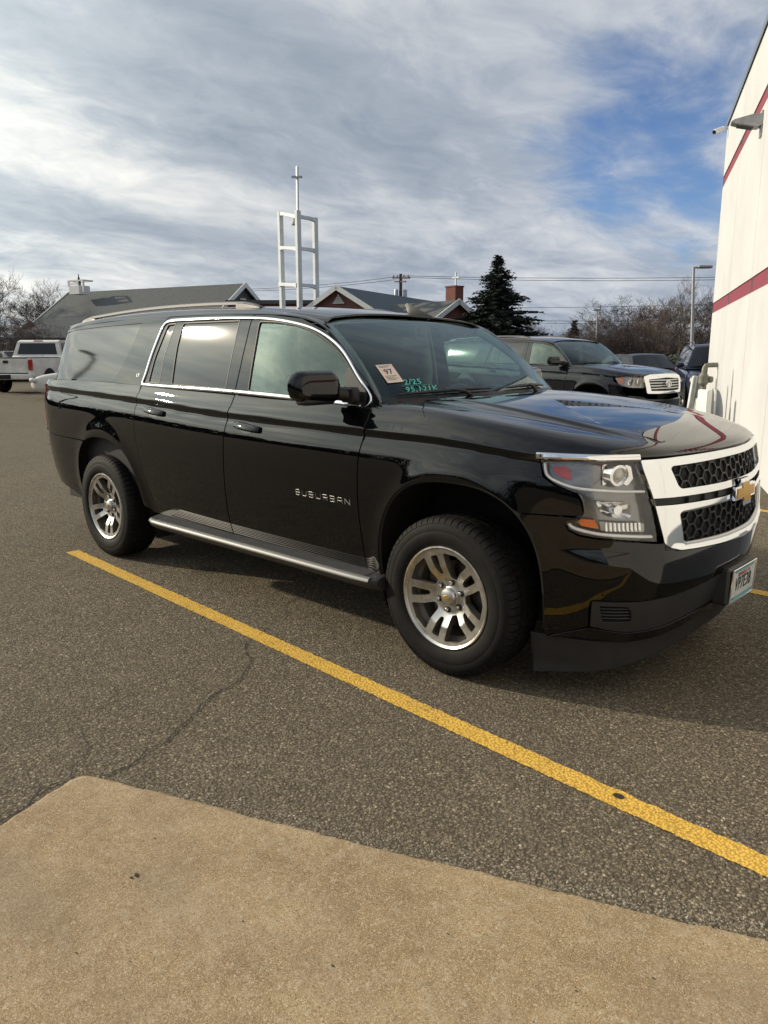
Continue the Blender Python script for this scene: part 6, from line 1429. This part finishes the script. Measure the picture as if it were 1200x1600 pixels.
# ---------------------------------------------------------------- trees
def leafmat(name, lo, hi, rough=.8):
    m = mat(name, lo, rough); t = NT(m); g_ = t.n('ShaderNodeNewGeometry'); t.col(t.ramp(g_.outputs['Random Per Island'], [(0, lo), (1, hi)])); return m
MT['needle'] = leafmat('spruce_needles', (.012, .020, .016), (.035, .050, .036)); MT['bark'] = vary('brown_bark', (.07, .055, .045), .3, 8, .9)
MT['twig'] = leafmat('bare_twigs', (.045, .035, .030), (.105, .082, .066)); MT['twig2'] = leafmat('reddish_twigs', (.050, .034, .029), (.115, .080, .066)); MT['shrubm'] = leafmat('evergreen_shrub', (.015, .022, .012), (.045, .055, .030))
def bare_tree(seed, H, spread=.45, twigm='twig', levels=5, dens=1.0):
    rr = random.Random(seed); tr, tw_ = M(), M()
    def limb(p, d, L_, r, lv):
        pts = [p.copy()]; dd = d.copy(); n = 4
        for i in range(n):
            dd = (dd+Vector((rr.gauss(0, .10), rr.gauss(0, .10), rr.gauss(.04, .05)))).normalized(); pts.append(pts[-1]+dd*L_/n)
        rad = [r*(1-.55*i/n) for i in range(n+1)]
        if lv <= 2: tr.tube(pts, rad, 6 if lv < 2 else 5, cap=False)
        else: (tw_ if lv > 3 else tr).tube(pts[::2] if lv > 3 else pts, [max(q, .006) for q in (rad[::2] if lv > 3 else rad)], 3, cap=False)
        if lv < levels:
            k = (rr.randint(3, 5) if lv else rr.randint(5, 8)) if lv < levels-1 else int(rr.randint(3, 5)*dens)
            for j in range(k):
                t = rr.uniform(.35 if lv else .25, 1.0); i0 = min(n-1, int(t*n)); q = pts[i0]+(pts[i0+1]-pts[i0])*(t*n-i0)
                ax = (pts[i0+1]-pts[i0]).normalized(); o = ax.orthogonal().normalized(); o.rotate(Matrix.Rotation(rr.uniform(0, 6.283), 3, ax)); a = rr.uniform(.35, .95)
                nd_ = (ax*math.cos(a)+o*math.sin(a)); nd_.z = nd_.z*.9+.12; limb(q, nd_.normalized(), L_*rr.uniform(.50, .75)*(1.0 if lv else .95), rad[i0]*.55, lv+1)
    limb(Vector((0, 0, 0)), Vector((0, 0, 1)), H*.52, H*.016, 0)
    z = max(v[2] for v in tw_.v); k = H/z
    for mm in (tr, tw_): mm.v = [(a*k*(spread/.45), b*k*(spread/.45), c*k) for a, b, c in mm.v]
    root = bpy.data.objects.new('bare_tree', None); COL.objects.link(root)
    tr.build('trunk', MT['bark'], root); tw_.build('crown', MT[twigm], root, 0); return root
protos = [bare_tree(1, 8, .50), bare_tree(2, 8, .70, 'twig2', dens=1.6), bare_tree(5, 8, .55, 'twig2', dens=1.6), bare_tree(9, 8, .80, 'twig', dens=1.5)]
used = [False]*4
def put_tree(k, px, py_top, D, label, sc=None, rz=None, group='bare trees in the background', wide=1.0):
    global used
    o = protos[k] if not used[k] else copy_tree(protos[k]); used[k] = True; b = W3(px, 549, D); top = W3(px, py_top, D).z; s_ = top/8.0
    o.location = (b.x, b.y, 0); o.rotation_euler = (0, 0, rz if rz is not None else px*.7); o.scale = (s_*wide, s_*wide, s_); tag(o, label, 'tree', group)
put_tree(0, 1063, 428, 40, 'tallest slender bare tree, rising just left of the tall grey lamp pole', wide=.62, group='bare trees')
for k, px, py, D, lb, w_ in ((3, 960, 460, 62, 'broad bare tree behind the charcoal SUV windscreen, under the wires', 1.2), (1, 992, 464, 58, 'rounded bare tree right of the broad one under the wires', 1.15), (2, 1030, 452, 60, 'bare tree left of the slender tallest one', 1.0),
                         (1, 1100, 444, 50, 'dark bare tree beside the white wall, right of the lamp pole', .8), (3, 925, 482, 70, 'bare tree with the small square lamp pole in front', 1.1), (2, 905, 508, 75, 'low bare tree just right of the small round evergreen', 1.2), (0, 845, 492, 95, 'faint bare tree right of the tall spruce', 1.2), (3, 818, 498, 105, 'faint small bare tree touching the spruce on its right', 1.1),
                         (2, 1012, 490, 50, 'low bare tree over the roof of the small black car', 1.4), (1, 1045, 466, 52, 'low bushy bare tree between the small black car and the lamp pole', 1.4), (3, 975, 494, 48, 'lowest bare tree over the bonnet of the charcoal SUV', 1.5), (0, 948, 500, 52, 'thin bare tree over the windscreen top of the charcoal SUV', 1.4), (2, 1082, 460, 44, 'bare tree standing behind the tall grey lamp pole', 1.0),
                         (0, 68, 436, 75, 'bare tree left of the white roof housing', 1.0), (1, 98, 446, 72, 'bare tree in front of the left end of the long grey roof', .9), (3, 36, 452, 70, 'wide bare tree at left, second from the picture edge', 1.0), (2, 0, 388, 62, 'tall bare tree cut by the left edge of the picture', .8), (1, 20, 490, 50, 'low bare tree over the pickup bed at far left', 1.5), (3, 55, 500, 48, 'low bare tree above the pickup cab', 1.5), (0, -40, 440, 60, 'bare tree mostly outside the left edge of the picture', 1.2)):
    put_tree(k, px, py, D, lb, wide=w_)
def conifer(name, label, px, py_top, D, width_px, seed, mtn='needle', rounded_=False, group=None):
    rr = random.Random(seed); b = W3(px, 549, D); H = W3(px, py_top, D).z; Rm = width_px/2*D/FPX; root = thing(name, label, 'tree', (b.x, b.y, 0), 0, group); tr, cr = M(), M(); tr.bar((0, 0, 0), (0, 0, H*.97), H*.016+.03, 8, .02); tr.build('trunk', MT['bark'], root)
    def spray(p, d, L_, wd):
        n = 3+int(L_*5); side = Vector((-d.y, d.x, 0)).normalized() if abs(d.z) < .99 else Vector((1, 0, 0))
        for i in range(n):
            t = (i+rr.random())/n; q = p+d*L_*t+Vector((0, 0, -.14*L_*t*t)); w = wd*(1-.65*t)*rr.uniform(.7, 1.2)
            for s_ in (-1, 1, 0):
                e = q+side*s_*w+d*w*.7+Vector((rr.gauss(0, .04), rr.gauss(0, .04), rr.uniform(-.16, .06)))*1.0; o = Vector((rr.uniform(-1, 1), rr.uniform(-1, 1), rr.uniform(-1, 1))).normalized()*w*.26
                cr.add([q-o, q+o, e], [(0, 1, 2)]); o2 = o.cross(e-q).normalized()*w*.22; cr.add([q-o2, q+o2, e], [(0, 1, 2)])
    nw = int(H*5.2)
    for i in range(nw):
        z = H*(.10+.89*i/nw); t = z/H; rad = Rm*(min(1.12, (1-t)/.60)**.85 if not rounded_ else math.sin(math.pi*(.12+.86*t))**.6)*(.80+.20*math.sin(i*2.399*3)); k = int(10+rad*5.5)
        for j in range(k):
            a = rr.uniform(0, 6.283); L_ = rad*rr.uniform(.62, 1.12)
            d = Vector((math.cos(a), math.sin(a), rr.uniform(-.14, .20)+.25*t)).normalized(); spray(Vector((0, 0, z+rr.uniform(-.15, .15))), d, L_, .20+.15*L_)
    for _ in range(6): spray(Vector((0, 0, H*.95)), Vector((rr.gauss(0, .2), rr.gauss(0, .2), 1)).normalized(), H*.05, .10)
    cr.build('crown', MT[mtn], root, 0); return root
conifer('spruce_tree', 'tall dark blue-green spruce standing right of the church wing', 775, 397, 47, 150, 4)
conifer('evergreen_tree', 'small round-topped evergreen behind the roof of the charcoal SUV', 896, 500, 72, 30, 6, 'shrubm', True)
conifer('spruce_tree', 'dark spruce cut by the left edge of the picture behind the pickup', -14, 440, 58, 56, 8)
# dark brush along the lot edges
def brush(name, a, b, h, n, seed, mtn, label=None):
    rr = random.Random(seed); m = M(); a, b = Vector(a), Vector(b)
    for i in range(n):
        t = rr.random(); p = a+(b-a)*t+Vector((rr.gauss(0, 1.3), rr.gauss(0, 1.3), 0)); p.z = 0; hh = h*rr.uniform(.5, 1.1)*(.8+.25*math.sin(t*23))
        for j in range(5):
            d = Vector((rr.gauss(0, .45), rr.gauss(0, .45), 1)).normalized(); q = p+d*hh*rr.uniform(.6, 1); o = Vector((rr.uniform(-1, 1), rr.uniform(-1, 1), 0)).normalized()*.014
            m.add([p-o, p+o, q], [(0, 1, 2)])
            for s_ in range(4): u = p+(q-p)*rr.uniform(.3, 1); e = u+Vector((rr.gauss(0, .3), rr.gauss(0, .3), rr.uniform(.05, .4)))*hh*.22; m.add([u-o*.7, u+o*.7, e], [(0, 1, 2)])
    tag(m.build(name, MT[mtn], None, 0), kind='stuff')
brush('bare_brush', W3(880, 549, 50), W3(1125, 549, 44), 3.6, 3600, 31, 'twig2'); brush('bare_brush', W3(-160, 549, 44), W3(130, 549, 46), 3.4, 2600, 32, 'twig')
def hedge(name, a, b, h, w, n, seed, mtn):
    rr = random.Random(seed); m = M(); a, b = Vector(a), Vector(b)
    for i in range(n):
        t = rr.random(); p = a+(b-a)*t+Vector((rr.gauss(0, w), rr.gauss(0, w), 0)); p.z = rr.uniform(.1, 1)*h*(.75+.3*math.sin(t*17+1)+.1*math.sin(t*61)); o = Vector((rr.gauss(0, 1), rr.gauss(0, 1), rr.gauss(0, 1))).normalized()*.14; o2 = o.orthogonal().normalized()*.10; m.add([p-o, p+o2, p+o, p-o2], [(0, 1, 2, 3)])
    tag(m.build(name, MT[mtn], None, 0), kind='stuff')
hedge('evergreen_hedge', W3(1015, 549, 38), W3(1120, 549, 34), 1.25, .6, 3000, 41, 'shrubm')
# low house and fence at far left
a, b = W3(48, 512, 52), W3(150, 512, 52); dv = b-a; ang = math.atan2(dv.y, dv.x)
lh = gabled('low_house', 'low brown brick building with a pale roof, left, half hidden behind the pickup', 'house', (a.x, a.y), ang, dv.xy.length, 6, 2.5, 3.7, MT['shingle'], MT['brick'], .4, False, .9)
MT['fencew'] = vary('dark_brown_fence', (.045, .034, .028), .3, 3, .9)
fa, fb = W3(-150, 549, 49), W3(60, 549, 50); dv = fb-fa; fn = thing('board_fence', 'dark brown board fence behind the parked pickup at left', 'fence', (fa.x, fa.y, 0), math.atan2(dv.y, dv.x))
m = M(); nL = dv.xy.length
for i in range(int(nL/.15)): m.box((i*.15+.07, 0, .9+.02*math.sin(i*7.1)), (.14, .02, 1.8))
m.build('board', MT['fencew'], fn, 0)
for i in range(0, int(nL), 3): m = M(); m.box((i+.05, .06, .95), (.1, .1, 1.9)); m.build('post', MT['fencew'], fn, 0)

# dark tree line across the road behind the photographer, mirrored in the paint
def treeline(a, b, h, n, seed):
    rr = random.Random(seed); m = M(); a, b = Vector(a), Vector(b); Lt = (b-a).length
    for i in range(n):
        t = rr.random(); p = a+(b-a)*t+Vector((rr.gauss(0, 2), rr.gauss(0, 2), 0)); hh = h*(.45+.30*math.sin(t*Lt*.35)+.22*math.sin(t*Lt*1.1+2)+.12*math.sin(t*Lt*2.9)); hh = max(1.5, hh); p.z = hh*rr.random()**.8; s_ = rr.uniform(.25, .7); o = Vector((rr.gauss(0, 1), rr.gauss(0, 1), rr.gauss(0, 1))).normalized()*s_; o2 = o.orthogonal().normalized()*s_*.7
        m.add([p-o, p+o2, p+o, p-o2], [(0, 1, 2, 3)])
    tag(m.build('distant_tree_line', MT['shrubm'], None, 0), kind='stuff')
treeline((-62, 8, 0), (-58, -34, 0), 6.5, 5500, 51); treeline((-58, -34, 0), (-10, -62, 0), 7.5, 6000, 52); treeline((-10, -62, 0), (50, -50, 0), 7.0, 4500, 53)
